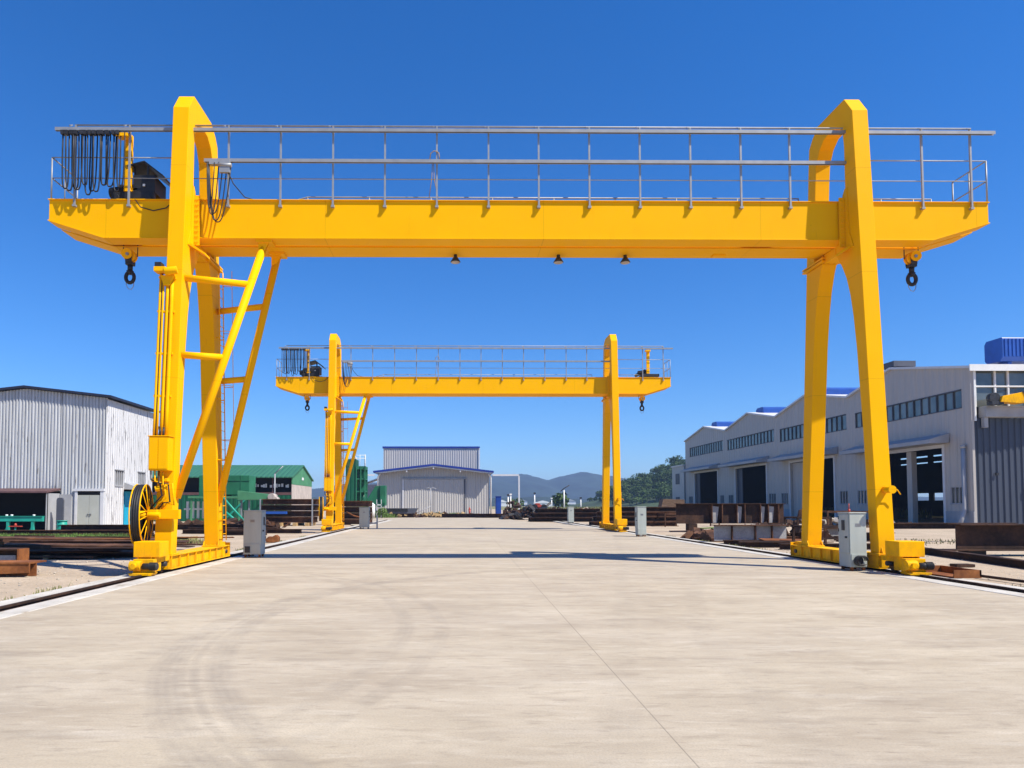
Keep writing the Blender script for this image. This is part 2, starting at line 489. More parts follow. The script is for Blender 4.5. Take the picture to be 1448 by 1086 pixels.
    def corr(self, p0, p1, z0, ztop, pitch=0.3, depth=0.04, side=1):
        """corrugated sheet standing on the line p0-p1; ztop is a function of distance"""
        p0, p1 = Vector((*p0, 0)), Vector((*p1, 0))
        d = p1 - p0
        L = d.length
        d.normalize()
        nrm = Vector((d.y, -d.x, 0)) * side
        pts = []
        s = 0
        while s < L - 1e-4:
            for fr, off in ((0, 0), (0.38, 0), (0.5, depth), (0.88, depth)):
                q = s + fr * pitch
                if q < L:
                    pts.append((q, off))
            s += pitch
        pts.append((L, 0))
        vs = []
        for q, off in pts:
            p = p0 + d * q + nrm * off
            vs += [(p.x, p.y, z0), (p.x, p.y, ztop(q))]
        return self.add(vs, [(2 * i, 2 * i + 2, 2 * i + 3, 2 * i + 1) for i in range(len(pts) - 1)])

    def ibeam(self, c, L, h, w, t=0.03, yaw=0, lay=False):
        """I section lying along local x, base centre at c"""
        m = Matrix.Translation(c) @ Matrix.Rotation(yaw, 4, 'Z')
        if lay:
            m = m @ Matrix.Translation((0, 0, w / 2)) @ Matrix.Rotation(math.pi / 2, 4, 'X') @ Matrix.Translation((0, 0, -h / 2))
        a, b_ = w / 2, t / 2
        poly = [(-a, 0), (a, 0), (a, t), (b_, t), (b_, h - t), (a, h - t), (a, h), (-a, h), (-a, h - t), (-b_, h - t), (-b_, t), (-a, t)]
        n = len(poly)
        vs = [m @ Vector((-L / 2, p[0], p[1])) for p in poly] + [m @ Vector((L / 2, p[0], p[1])) for p in poly]
        fs = [list(range(n)), list(range(2 * n - 1, n - 1, -1))] + [(i, (i + 1) % n, (i + 1) % n + n, i + n) for i in range(n)]
        return self.add(vs, fs)

    def rotz(self, c, ang):
        ca, sa = math.cos(ang), math.sin(ang)
        self.v = [(c[0] + (x - c[0]) * ca - (y - c[1]) * sa, c[1] + (x - c[0]) * sa + (y - c[1]) * ca, z) for x, y, z in self.v]
        return self

    def build(self, name, mat, parent=None, bevel=0, loc=None, fixn=True):
        me = bpy.data.meshes.new(name)
        o = bpy.data.objects.new(name, me)
        off = Vector((0, 0, 0))
        if parent is not None:
            q = parent
            while q is not None:
                off += q.location
                q = q.parent
        elif loc is not None:
            off = Vector(loc)
        me.from_pydata([(p[0] - off.x, p[1] - off.y, p[2] - off.z) for p in self.v], [], self.f)
        me.polygons.foreach_set('use_smooth', self.s)
        if fixn:
            bm = bmesh.new()
            bm.from_mesh(me)
            bmesh.ops.recalc_face_normals(bm, faces=bm.faces)
            bm.to_mesh(me)
            bm.free()
        me.materials.append(M[mat] if isinstance(mat, str) else mat)
        COL.objects.link(o)
        if parent is not None:
            o.parent = parent
        elif loc is not None:
            o.location = loc
        if bevel:
            bv = o.modifiers.new('bevel', 'BEVEL')
            bv.width = bevel
            bv.segments = 2
            bv.limit_method = 'ANGLE'
            bv.angle_limit = rad(40)
            bv.harden_normals = False
        return o


def tag(o, label=None, cat=None, group=None, kind=None):
    if label: o['label'] = label
    if cat: o['category'] = cat
    if group: o['group'] = group
    if kind: o['kind'] = kind
    return o


def thing(name, loc, label, cat, group=None):
    o = bpy.data.objects.new(name, None)
    o.empty_display_size = 0.3
    o.location = loc
    COL.objects.link(o)
    return tag(o, label, cat, group)


def copy_tree(o, parent=None):
    c = o.copy()
    COL.objects.link(c)
    if parent is not None:
        c.parent = parent
    for ch in [x for x in o.children]:
        copy_tree(ch, c)
    return c


def dup(o, loc, label, group=None, rz=None):
    c = copy_tree(o)
    c.location = loc
    if rz is not None:
        c.rotation_euler.z = rz
    c['label'] = label
    if group:
        c['group'] = group
    return c


# ------------------------------------------------------------------ setting: ground
RL, RR = -7.20, 10.90            # the two crane rails
def grid_sheet(name, x0, x1, y0, y1, z, mat, label=None, nx=1, ny=1):
    mb = MB()
    vs = [(x0 + (x1 - x0) * i / nx, y0 + (y1 - y0) * j / ny, z) for j in range(ny + 1) for i in range(nx + 1)]
    mb.add(vs, [(j * (nx + 1) + i, j * (nx + 1) + i + 1, (j + 1) * (nx + 1) + i + 1, (j + 1) * (nx + 1) + i) for j in range(ny) for i in range(nx)])
    return tag(mb.build(name, mat), kind='structure')

grid_sheet('ground', -3400, 3400, -600, 3400, -0.07, 'dirt')
slab = MB()
e0 = RL + 0.60
e1 = RR - 0.60
slab.prism([(e0, -8), (e1, -8), (e1, 55), (e1 - 0.5, 60), (e1 - 2.5, 68), (e1 - 3.5, 80), (e1 - 4, 90), (-8, 92), (-11, 84), (-10.5, 72), (e0 - 2, 60), (e0, 52)], 'z', -0.35, 0.0)
tag(slab.build('yard', 'concrete'), kind='structure')
for c, s in ((RL, -1), (RR, 1)):
    mb = MB()
    mb.box(c - 0.60, -8, -0.3, c - 0.17, 78, 0.012)
    mb.box(c + 0.17, -8, -0.3, c + 0.60, 78, 0.012)
    tag(mb.build('rail_kerb', 'white_concrete', bevel=0.02), kind='structure')
    mb = MB()
    mb.box(c - 0.17, -8, -0.3, c + 0.17, 78, -0.055)
    tag(mb.build('rail_trench', 'black_void'), kind='structure')
    mb = MB()
    mb.prism([(c - 0.07, -0.055), (c + 0.07, -0.055), (c + 0.07, -0.035), (c + 0.012, -0.02), (c + 0.012, 0.005), (c + 0.036, 0.015), (c + 0.036, 0.05),
              (c - 0.036, 0.05), (c - 0.036, 0.015), (c - 0.012, 0.005), (c - 0.012, -0.02), (c - 0.07, -0.035)], 'y', -8, 78)
    o = mb.build('crane_rail', 'rust_dark', loc=(c, 0, 0))
    tag(o, 'long dark steel crane rail between pale concrete strips along the %s edge of the yard' % ('left' if s < 0 else 'right'), 'rail', 'crane rails')


# ------------------------------------------------------------------ the gantry crane
GY0, GY1, GY2, GY3 = 18.90, 19.33, 20.00, 20.25        # girder faces
GZ0, GZ1 = 8.90, 9.92
def yf(z): return 17.70 + (z - 0.45) * 0.0579
def yb(z): return 21.66 - (z - 0.45) * 0.0845

def build_crane():
    root = thing('gantry_crane', (1.85, 19.6, 0), 'large yellow gantry crane nearest the camera, filling the width of the photo', 'gantry crane', 'yellow gantry cranes')
    # girders
    prof = [(-10.93, GZ1), (-10.93, 9.38), (-9.45, GZ0), (13.11, GZ0), (14.66, 9.38), (14.66, GZ1)]
    low = [(-10.95, 9.38), (-9.45, GZ0), (13.11, GZ0), (14.68, 9.38)]
    for i, (a, b_) in enumerate(((GY0, GY1), (GY2, GY3))):
        mb = MB()
        mb.prism(prof, 'y', a, b_)
        mb.prism([(-10.95, GZ1 + 0.001), (14.68, GZ1 + 0.001), (14.68, GZ1 + 0.026), (-10.95, GZ1 + 0.026)], 'y', a - 0.045, b_ + 0.045)
        fr = a - (0.46 if i else 0.03)
        mb.prism(low + [(p[0], p[1] - 0.03) for p in reversed(low)], 'y', fr, b_ + 0.06)
        mb.build('girder', 'yellow', root, 0.006)
    for x in (-10.6, 14.2):
        MB().box(x, GY1 + 0.002, 9.42, x + 0.25, GY2 - 0.002, 9.85).build('end_tie', 'yellow', root, 0.01)
    # frames: left and right
    for xl in (-7.42, 10.68):
        xr = xl + 0.42
        inn = [(18.06, 0.45), (18.25, 3.58), (18.44, 5.8), (18.56, 6.7), (18.68, 7.3), (18.84, 7.8), (19.05, 8.2), (19.28, 8.52), (19.36, 8.86)]
        outer = [(yf(z), z) for _, z in inn]
        hp = [((yf(8.88), 8.88), (18.80, 8.88)), ((yf(9.9), 9.9), (18.80, 9.9)), ((yf(11.5), 11.5), (18.81, 11.45)), ((18.38, 12.22), (18.86, 11.85)), ((18.75, 12.73), (19.05, 12.12)),
              ((19.4, 12.735), (19.4, 12.2)), ((20.10, 12.73), (19.80, 12.17)), ((20.45, 12.52), (20.08, 11.98)), ((20.66, 12.28), (20.28, 11.62)),
              ((20.74, 11.5), (20.345, 11.1)), ((yb(9.9), 9.9), (20.44, 9.9)), ((yb(8.775), 8.775), (20.52, 8.775))]
        mb = MB()
        mb.strip(outer + [p[0] for p in hp], inn + [p[1] for p in hp], 'x', xl, xr)
        mb.box(xl + 0.12, 20.3, 12.55, xl + 0.26, 20.48, 12.86)
        mb.box(xl - 0.05, yf(0.45) - 0.07, 0.425, xr + 0.05, 18.14, 0.455)
        for s in (xl + 0.06, xr - 0.10):
            mb.prism([(yf(0.45) - 0.06, 0.455), (yf(0.45) + 0.02, 0.455), (yf(0.45) + 0.01, 0.62)], 'x', s, s + 0.03)
        for k in range(3):
            mb.cyl((xl + 0.08 + 0.13 * k, yf(0.45) - 0.035, 0.455), (xl + 0.08 + 0.13 * k, yf(0.45) - 0.035, 0.49), 0.022, n=6)
        lf = mb.build('leg', 'yellow', root, 0.012)
        inr = [(21.28, 0.45), (20.90, 3.85), (20.64, 6.3), (20.50, 7.2), (20.34, 7.9), (20.16, 8.4), (20.04, 8.62)]
        mb = MB()
        mb.strip([(yb(z), z) for _, z in inr], inr, 'x', xl, xr)
        mb.box(xl - 0.05, 21.16, 0.425, xr + 0.05, yb(0.45) + 0.07, 0.455)
        for s in (xl - 0.02, xr - 0.01):
            mb.prism([(21.18, 0.455), (21.28, 0.455), (21.27, 0.60)], 'x', s, s + 0.03)
        for k in range(3):
            mb.cyl((xl + 0.08 + 0.13 * k, 21.21, 0.455), (xl + 0.08 + 0.13 * k, 21.21, 0.49), 0.022, n=6)
        lr = mb.build('leg', 'yellow', root, 0.012)
        mb = MB()
        mb.box(xl - 0.08, 19.92, 8.64, xr + 0.08, yb(8.6) + 0.1, 8.685)
        mb.box(xl - 0.08, 19.92, 8.72, xr + 0.08, yb(8.6) + 0.1, 8.765)
        for k in range(4):
            mb.cyl((xl - 0.04 + 0.166 * k, 19.97, 8.60), (xl - 0.04 + 0.166 * k, 19.97, 8.81), 0.026, n=6)
        mb.build('flange', 'yellow', lr)
        MB().box(xl + 0.02, 19.40, 8.60, xr - 0.02, 20.0, 8.862).build('saddle', 'yellow', root, 0.01)
        # bolted gusset on the inside of the front leg
        sx = xr if xl < 0 else xl
        sg = 1 if xl < 0 else -1
        mb = MB()
        mb.prism([(18.44, 8.55), (18.89, 8.55), (18.89, 10.1), (18.78, 10.25), (18.70, 10.25), (18.62, 9.0)], 'x', sx + sg * 0.002, sx + sg * 0.028)
        mb.box(min(sx + sg * 0.03, sx + sg * 0.17), 18.80, 8.66, max(sx + sg * 0.03, sx + sg * 0.17), 18.835, 10.02)
        for k in range(9):
            for xx in (0.07, 0.13):
                mb.cyl((sx + sg * xx, 18.77, 8.75 + 0.145 * k), (sx + sg * xx, 18.83, 8.75 + 0.145 * k), 0.018, n=6)
        mb.prism([(sx + sg * 0.03, 8.62), (sx + sg * 0.42, 8.36), (sx + sg * 0.42, 8.31), (sx + sg * 0.03, 8.55)], 'y', 18.55, 18.95)
        mb.build('gusset', 'yellow', lf)
        # end truck
        c = xl + 0.21
        mb = MB()
        mb.box(c - 0.20, 17.62, 0.10, c + 0.20, 22.25, 0.395)
        mb.box(c - 0.26, 17.62, 0.396, c + 0.26, 22.25, 0.424)
        mb.box(c - 0.26, 17.62, 0.072, c + 0.26, 22.25, 0.099)
        y = 17.66
        while y < 22.3:
            for s in (-1, 1):
                mb.box(c + s * 0.23 - 0.028, y, 0.10, c + s * 0.23 + 0.028, y + 0.02, 0.395)
            y += 0.56
        mb.box(c - 0.25, 22.252, 0.08, c + 0.25, 22.28, 0.50)
        mb.box(c - 0.12, 21.75, 0.425, c + 0.12, 22.24, 0.53)
        # forked end plates round the driving wheel
        for s in (-1, 1):
            mb.box(c + s * 0.20 - 0.02, 16.80, 0.10, c + s * 0.20 + 0.02, 17.10, 0.43)
            mb.box(c + s * 0.20 - 0.02, 17.10, 0.30, c + s * 0.20 + 0.02, 17.62, 0.43)
        mb.box(c - 0.24, 16.62, 0.08, c + 0.24, 16.80, 0.40)
        mb.prism([(c - 0.24, 0.03), (c + 0.24, 0.03), (c + 0.28, 0.09), (c - 0.28, 0.09)], 'y', 16.45, 16.78)
        tr = mb.build('end_truck', 'yellow', root, 0.008)
        MB().box(c - 0.30, 16.76, 0.432, c + 0.32, 17.30, 0.80).build('drive_cover', 'yellow', tr, 0.012)
        for yy in (17.36, 22.0):
            w_ = MB()
            w_.cyl((c - 0.075, yy, 0.235), (c + 0.075, yy, 0.235), 0.185, n=24)
            w_.cyl((c - 0.24, yy, 0.235), (c + 0.24, yy, 0.235), 0.06, n=10)
            w_.build('wheel', 'dark_steel', tr)
        mo = MB()
        sd = -1 if xl > 0 else 1
        mo.cyl((c + 0.02, 16.56, 0.24), (c + 0.36, 16.56, 0.24), 0.075, n=14)
        for k in range(7):
            mo.cyl((c + 0.18 + 0.025 * k, 16.56, 0.24), (c + 0.192 + 0.025 * k, 16.56, 0.24), 0.095, n=14)
        mo.build('motor', 'dark_steel', tr)
        gb = MB()
        gb.cyl((c - 0.28, 16.58, 0.25), (c - 0.02, 16.58, 0.25), 0.12, n=14)
        gb.cyl((c - 0.15, 16.50, 0.25), (c - 0.15, 16.40, 0.25), 0.07, n=14)
        gb.build('gear_unit', 'yellow', tr, 0.006)
    # roller bracket on the right leg
    mb = MB()
    mb.cyl((10.92, yf(2.05) - 0.30, 2.05), (10.92, yf(2.05) + 0.01, 2.05), 0.085, n=16)
    mb.cyl((10.92, yf(2.05) - 0.33, 2.05), (10.92, yf(2.05) - 0.30, 2.05), 0.10, n=16)
    mb.tube([(11.0, yf(2.05) - 0.15, 2.03), (11.14, yf(2.05) - 0.16, 2.05), (11.22, yf(2.05) - 0.16, 1.93)], 0.015)
    mb.box(11.102, yf(1.9) + 0.08, 1.55, 11.125, yf(1.9) + 0.22, 2.5)
    mb.build('cable_roller', 'yellow', root)
    # braces and struts on the left side
    def br(p, q, r, nm):
        b_ = MB().cyl(p, q, r, n=20)
        p, q = Vector(p), Vector(q)
        d = (q - p).normalized()
        return b_.build(nm, 'yellow', root)
    t1, b1 = Vector((-5.13, 19.12, 8.88)), Vector((-7.02, 18.05, 1.85))
    t2, b2 = Vector((-5.02, 20.08, 8.88)), Vector((-7.02, 21.30, 1.75))
    br(t1, b1, 0.105, 'brace')
    br(t2, b2, 0.105, 'brace')
    def onb(t, b_, z): return b_ + (t - b_) * ((z - b_.z) / (t.z - b_.z))
    for z, t, b_, yy in ((7.62, t1, b1, lambda z: yf(z) + 0.22), (5.56, t1, b1, lambda z: yf(z) + 0.22),
                         (7.42, t2, b2, lambda z: yb(z) - 0.2), (5.36, t2, b2, lambda z: yb(z) - 0.2)):
        q = onb(t, b_, z)
        br((-7.02, yy(z), z - 0.01), q, 0.09, 'strut')
    for t in (t1, t2):
        mb = MB()
        mb.box(t.x - 0.22, t.y - 0.2, 8.80, t.x + 0.22, t.y + 0.2, 8.868)
        mb.prism([(t.x - 0.16, 8.80), (t.x + 0.12, 8.80), (t.x - 0.02, 8.56), (t.x - 0.16, 8.50)], 'y', t.y - 0.13, t.y - 0.105)
        mb.build('brace_bracket', 'yellow', root)
    # conduits and control box on the left leg's front
    for k, (x, z0, z1, r, mt) in enumerate(((-7.52, 3.35, 7.7, 0.035, 'yellow'), (-7.44, 3.35, 7.55, 0.028, 'yellow'), (-7.33, 3.35, 7.6, 0.04, 'yellow'), (-7.22, 3.35, 7.6, 0.05, 'yellow'), (-7.48, 3.35, 7.62, 0.018, 'dark_steel'))):
        zs = [z0 + (z1 - z0) * i / 6 for i in range(7)]
        MB().tube([(x, yf(z) - 0.07, z) for z in zs], r, 8).build('conduit', mt, root)
    for z in (4.4, 5.5, 6.6, 7.5):
        MB().box(-7.57, yf(z) - 0.085, z, -7.15, yf(z) + 0.01, z + 0.05).build('conduit_clip', 'yellow', root)
    mb = MB()
    mb.box(-7.62, yf(7.6) - 0.30, 7.62, -7.32, yf(7.6) - 0.02, 7.74)
    mb.cyl((-7.35, yf(7.5) - 0.25, 7.62), (-7.05, yf(7.5) - 0.2, 7.68), 0.10, n=14)
    mb.prism([(-7.5, 7.56), (-7.15, 7.56), (-7.25, 7.3), (-7.42, 7.3)], 'y', yf(7.5) - 0.16, yf(7.5) - 0.01)
    g = mb.build('cable_guide', 'yellow', root, 0.008)
    MB().box(-7.60, yf(7.6) - 0.28, 7.742, -7.44, yf(7.6) - 0.06, 7.86).build('terminal_box', 'dark_steel', g)
    mb = MB()
    mb.box(-7.52, yf(3) - 0.34, 2.52, -7.03, yf(3) - 0.02, 3.36)
    mb.box(-7.545, yf(3) - 0.37, 3.362, -7.005, yf(3) - 0.01, 3.385)
    cb = mb.build('control_box', 'yellow', root, 0.01)
    mb = MB()
    mb.box(-7.50, yf(3) - 0.362, 2.56, -7.29, yf(3) - 0.342, 3.33)
    mb.box(-7.275, yf(3) - 0.362, 2.56, -7.05, yf(3) - 0.342, 3.33)
    mb.build('door', 'yellow', cb, 0.005)
    mb = MB()
    mb.tube([(-7.32, yf(3) - 0.2, 3.38), (-7.30, yf(3) - 0.2, 3.5), (-7.34, yf(3) - 0.16, 3.62)], 0.03)
    mb.tube([(-7.22, yf(3) - 0.2, 3.38), (-7.22, yf(3) - 0.18, 3.6)], 0.03)
    mb.build('cable_gland', 'dark_steel', cb)
    # drooping cables and collector arm beneath the box
    for k in range(4):
        x0 = -7.50 + 0.1 * k
        MB().tube([(x0, yf(2.5) - 0.2, 2.52), (x0 + 0.05, yf(2.3) - 0.3, 2.30 - 0.05 * k), (x0 + 0.25, yf(2.2) - 0.22, 2.2), (x0 + 0.3, yf(1.9) - 0.2, 1.9 - 0.08 * k), (x0 + 0.12, yf(1.8) - 0.15, 1.72), (x0 - 0.05, yf(1.6) - 0.12, 1.5)], 0.02).build('cable', 'yellow' if k % 2 else 'black', root)
    mb = MB()
    mb.box(-7.50, yf(2.3) - 0.16, 2.25, -7.10, yf(2.3) - 0.01, 2.33)
    mb.cyl((-7.38, yf(2) - 0.2, 2.06), (-7.12, yf(2) - 0.1, 2.12), 0.075, n=12)
    mb.build('collector_box', 'yellow', root, 0.008)
    # cable reel, axis nearly along x
    cx, cyy, cz = -7.70, 17.62, 1.42
    RC, RA = (cx, cyy), rad(11)
    reel = MB()
    n = 40
    vs = []
    for i in range(n):
        t = 2 * math.pi * i / n
        for x, r in ((cx - 0.10, 0.745), (cx - 0.10, 0.60), (cx + 0.085, 0.60), (cx + 0.085, 0.745)):
            vs.append((x, cyy + r * math.cos(t), cz + r * math.sin(t)))
    reel.add(vs, [(i * 4 + j, ((i + 1) % n) * 4 + j, ((i + 1) % n) * 4 + (j + 1) % 4, i * 4 + (j + 1) % 4) for i in range(n) for j in range(4)], True)
    for k in range(4):
        reel.ring((cx - 0.075 + 0.05 * k, cyy, cz), 1, 0.735, 0.024, 40, 6)
    rl = reel.rotz(RC, RA).build('cable_reel', 'black', root)
    for x in (cx - 0.12, cx + 0.105):
        MB().ring((x, cyy, cz), 1, 0.752, 0.015, 44, 6).rotz(RC, RA).build('rim', 'yellow', rl)
        for i in range(12):
            t = 2 * math.pi * (i + 0.3) / 12
            u = Vector((0, math.cos(t), math.sin(t)))
            MB().cyl(Vector((x + (0.05 if x > cx else 0), cyy, cz)) + u * 0.09, Vector((x, cyy, cz)) + u * 0.74, 0.015, 0.010, n=6).rotz(RC, RA).build('spoke', 'yellow', rl)
    MB().cyl((cx - 0.098, cyy, cz), (cx - 0.09, cyy, cz), 0.62, n=40, smooth=False).rotz(RC, RA).build('shade_disc', 'black', rl)  # added black disc stands in for the shade inside the drum
    MB().cyl((cx - 0.2, cyy, cz), (cx + 0.20, cyy, cz), 0.10, n=18).rotz(RC, RA).build('hub', 'yellow', rl)
    mb = MB()
    mb.cyl((cx + 0.2, cyy + 0.03, cz), (-7.45, cyy - 0.02, cz), 0.06, n=12)
    mb.box(-7.56, yf(1.4) - 0.22, 1.30, -7.30, yf(1.4) - 0.03, 1.55)
    mb.box(-7.50, yf(1.4) - 0.16, 1.32, -6.78, yf(1.4) - 0.012, 1.55)
    mb.cyl((-7.5, yf(1.4) - 0.26, 1.42), (-7.2, yf(1.4) - 0.26, 1.42), 0.07, n=12)
    mb.build('reel_arm', 'yellow', root, 0.008)
    # ladder up the rear left leg
    mb = MB()
    lx = -6.88
    for dy in (-0.17, 0.17):
        zz = [0.6, 8.4, 8.6]
        mb.tube([(lx, yb(z) - 0.2 + dy, z) for z in zz], 0.018)
    z = 0.8
    while z < 8.5:
        mb.cyl((lx, yb(z) - 0.37, z), (lx, yb(z) - 0.03, z), 0.011, n=6)
        z += 0.28
    for z in (1.2, 3.0, 4.8, 6.6, 8.3):
        mb.box(-7.0, yb(z) - 0.38, z, lx, yb(z) - 0.35, z + 0.03)
        mb.box(-7.0, yb(z) - 0.06, z, lx, yb(z) - 0.03, z + 0.03)
    mb.tube([(lx + 0.32, yb(z) - 0.2, z) for z in (3.2, 8.6)], 0.010)
    for z in (3.6, 5.2, 6.8, 8.2):
        mb.tube([(lx, yb(z) - 0.36, z), (lx + 0.25, yb(z) - 0.38, z), (lx + 0.33, yb(z) - 0.2, z), (lx + 0.25, yb(z) - 0.02, z), (lx, yb(z) - 0.04, z)], 0.009)
    mb.build('ladder', 'yellow', root)
    # railing on the front girder
    ZT, ZM, ZL, ZF, ZF2 = 11.97, 11.10, 10.53, 11.80, 10.95
    px = [-10.22, -8.76, -6.08, -4.67, -3.25, -1.84, -0.43, 0.975, 2.34, 3.72, 5.10, 6.48, 7.86, 9.20, 12.83, 14.17]
    mb = MB()
    x = 0
    mb.box(-0.023, 18.815, 9.76, 0.023, 18.865, ZT)
    mb.box(-0.045, 18.805, 9.72, 0.045, 18.895, 9.775)
    mb.prism([(-0.02, ZF - 0.1), (0.0, ZF - 0.1), (0.0, ZT - 0.02), (-0.02, ZT - 0.02)], 'y', 18.80, 18.81)
    mb.prism([(18.70, ZF + 0.06), (18.81, ZT - 0.03), (18.81, ZT), (18.68, ZF + 0.09)], 'x', -0.11, -0.07)
    post0 = mb.build('railing_post', 'galv', root)
    # move mesh origin: verts were built about x = 0
    base = post0.location.copy()
    for i, x in enumerate(px):
        o = post0 if i == 0 else post0.copy()
        if i:
            COL.objects.link(o)
            o.parent = root
        o.location = (x, 0, 0)
    MB().cyl((-10.25, 18.84, ZT), (14.2, 18.84, ZT), 0.024, n=8).build('handrail', 'galv', root)
    MB().cyl((-10.86, 18.90, ZL), (14.62, 18.90, ZL), 0.014, n=8).build('handrail', 'galv', root)
    for a_, b_ in ((-10.86, -7.5), (11.15, 14.62)):
        MB().cyl((a_, 18.90, ZM), (b_, 18.90, ZM), 0.017, n=8).build('handrail', 'galv', root)
    def channel(x0, x1, z, y=18.70, h=0.088, w=0.07):
        mb = MB()
        mb.box(x0, y, z - h / 2, x1, y + 0.012, z + h / 2)
        mb.box(x0, y + 0.013, z + h / 2 - 0.012, x1, y + w, z + h / 2)
        mb.box(x0, y + w + 0.001, z - h / 2, x1, y + w + 0.012, z + h / 2)
        mb.box(x0, y + 0.013, z - h / 2 + 0.002, x0 + 0.01, y + w, z + h / 2 - 0.014)
        return mb.build('festoon_rail', 'galv', root)
    channel(-10.72, 14.78, ZF)
    channel(-6.70, 10.72, ZF2)
    # end railings
    for xe, xi in ((-10.88, -1), (14.64, 1)):
        mb = MB()
        for y in (18.90, 20.2):
            mb.cyl((xe, y, GZ1), (xe, y, ZM), 0.022, n=8)
        for z in (ZM, ZL, 9.98):
            mb.cyl((xe, 18.90, z), (xe, 20.2, z), 0.018, n=8)
        mb.cyl((xe, 19.55, GZ1), (xe, 19.55, ZM), 0.016, n=8)
        mb.build('end_railing', 'galv', root)
    # low pipe along the girder top on short feet
    mb = MB()
    mb.tube([(-5.1, 19.2, 9.97), (-4.55, 19.2, 10.0), (-4.0, 19.2, 10.16), (9.6, 19.2, 10.16)], 0.018)
    mb.tube([(-6.9, 19.1, 9.98), (12.3, 19.1, 9.98)], 0.018)
    for x in [-4.0 + 1.7 * k for k in range(9)]:
        mb.cyl((x, 19.2, 9.94), (x, 19.2, 10.16), 0.016, n=6)
    mb.tube([(11.2, 19.2, 10.16), (13.3, 19.2, 10.16)], 0.018)
    for x in (11.3, 11.9, 12.8, 13.3):
        mb.cyl((x, 19.2, 9.94), (x, 19.2, 10.16), 0.016, n=6)
    mb.build('pipe_run', 'galv', root)
    # festoon cables
    rnd = random.Random(3)
    x = -10.42
    while x < -8.92:
        w_ = rnd.uniform(0.15, 0.23)
        zl = rnd.uniform(10.0, 10.3)
        yy = 18.74 + rnd.uniform(-0.06, 0.05)
        sk = rnd.uniform(-0.05, 0.05)
        path = []
        for i in range(19):
            t = -1 + i / 9
            path.append((x + w_ / 2 * t + 0.03 * math.sin(3.1 * t) + sk * (1 - abs(t)), yy + rnd.uniform(-0.004, 0.004), zl + (ZF - 0.08 - zl) * abs(t) ** 3.2))
        MB().tube(path, 0.020, 6).build('festoon_cable', 'black', root)
        MB().box(x - w_ / 2 - 0.045, 18.66, ZF - 0.16, x - w_ / 2 + 0.045, 18.80, ZF - 0.055).build('cable_carrier', 'dark_steel', root)
        x += w_ * 0.66
    for k in range(5):
        xm = -6.50 + 0.06 * k
        zl = 9.60 - 0.07 * k + rnd.uniform(-0.1, 0.1)
        w_ = 0.10 + 0.05 * k
        path = [(xm + w_ * (t - 0.15 * (1 - t * t)), 18.66 + 0.01 * k, zl + (ZF2 - 0.09 - zl) * abs(t) ** 2.6) for t in [-1 + i / 9 for i in range(19)]]
        MB().tube(path, 0.016, 6).build('festoon_cable', 'black', root)
    mb = MB()
    mb.box(-6.55, 18.66, ZF2 - 0.13, -6.12, 18.80, ZF2 - 0.055)
    mb.box(-6.25, 18.60, ZF2 - 0.38, -5.98, 18.69, ZF2 - 0.02)
    mb.cyl((-6.28, 18.62, ZF2 - 0.18), (-5.93, 18.62, ZF2 - 0.18), 0.05, n=10)
    mb.build('cable_carrier', 'galv', root)
    MB().tube([(-6.05, 18.65, ZF2 - 0.3), (-5.9, 18.7, 10.3), (-5.65, 18.9, 10.02), (-5.3, 19.05, 9.97), (-4.9, 19.1, 9.97)], 0.016).build('cable', 'black', root)
    MB().tube([(-8.6, 18.86, 9.93), (-8.45, 18.86, 9.72), (-8.1, 18.86, 9.62), (-7.75, 18.86, 9.70), (-7.5, 18.86, 9.95)], 0.014).build('cable', 'black', root)
    MB().tube([(11.2, 18.86, 9.95), (11.22, 18.86, 9.5), (11.16, 18.86, 9.1)], 0.014).build('cable', 'black', root)
    # little hook of rope tied to the middle post
    mb = MB()
    mb.tube([(-0.62, 18.8, 11.05), (-0.60, 18.8, 11.2), (-0.50, 18.8, 11.28), (-0.38, 18.8, 11.22), (-0.36, 18.8, 11.05)], 0.014)
    mb.tube([(-0.55, 18.8, 10.95), (-0.57, 18.8, 10.5), (-0.64, 18.85, 10.0)], 0.01)
    mb.tube([(-0.52, 18.8, 10.95), (-0.50, 18.8, 10.5), (-0.40, 18.85, 10.0)], 0.01)
    mb.build('tied_rope', 'timber', root)
    # floodlights beneath the rear girder
    for x in (0.08, 3.05, 4.98):
        mb = MB()
        mb.cyl((x, 20.08, 8.87), (x, 20.08, 8.80), 0.05, n=12)
        mb.cyl((x, 20.08, 8.80), (x, 20.08, 8.66), 0.06, 0.145, n=20)
        fl = mb.build('floodlight', 'dark_steel', root)
        MB().cyl((x, 20.08, 8.655), (x, 20.08, 8.64), 0.125, n=20).build('lens', 'asbestos', fl)
    MB().box(7.5, 19.98, 8.83, 7.85, 20.18, 8.868).build('cover_plate', 'yellow', root)
    # hooks
    for x in (-9.02, 12.95):
        y = 19.575
        sgn = 1 if x < 0 else -1
        mb = MB()
        for s in (-1, 1):
            mb.box(x - 0.09, y + s * 0.12 - 0.012, 8.42, x + 0.09, y + s * 0.12 + 0.012, 8.70)
        mb.cyl((x, y - 0.16, 8.62), (x, y + 0.16, 8.62), 0.035, n=10)
        mb.box(x - 0.10, y - 0.10, 8.36, x + 0.10, y + 0.10, 8.44)
        hb = mb.build('hook_block', 'dark_steel', root, 0.01)
        sh = MB()
        for dy in (-0.06, 0.06):
            sh.cyl((x, y + dy - 0.035, 8.62), (x, y + dy + 0.035, 8.62), 0.165, n=24)
        sh.cyl((x - 0.03 * sgn, y - 0.19, 8.64), (x - 0.03 * sgn, y - 0.14, 8.64), 0.145, n=20)
        sh.build('sheave', 'yellow', hb)
        sh = MB()
        sh.cyl((x, y - 0.215, 8.62), (x, y - 0.192, 8.62), 0.045, n=12)
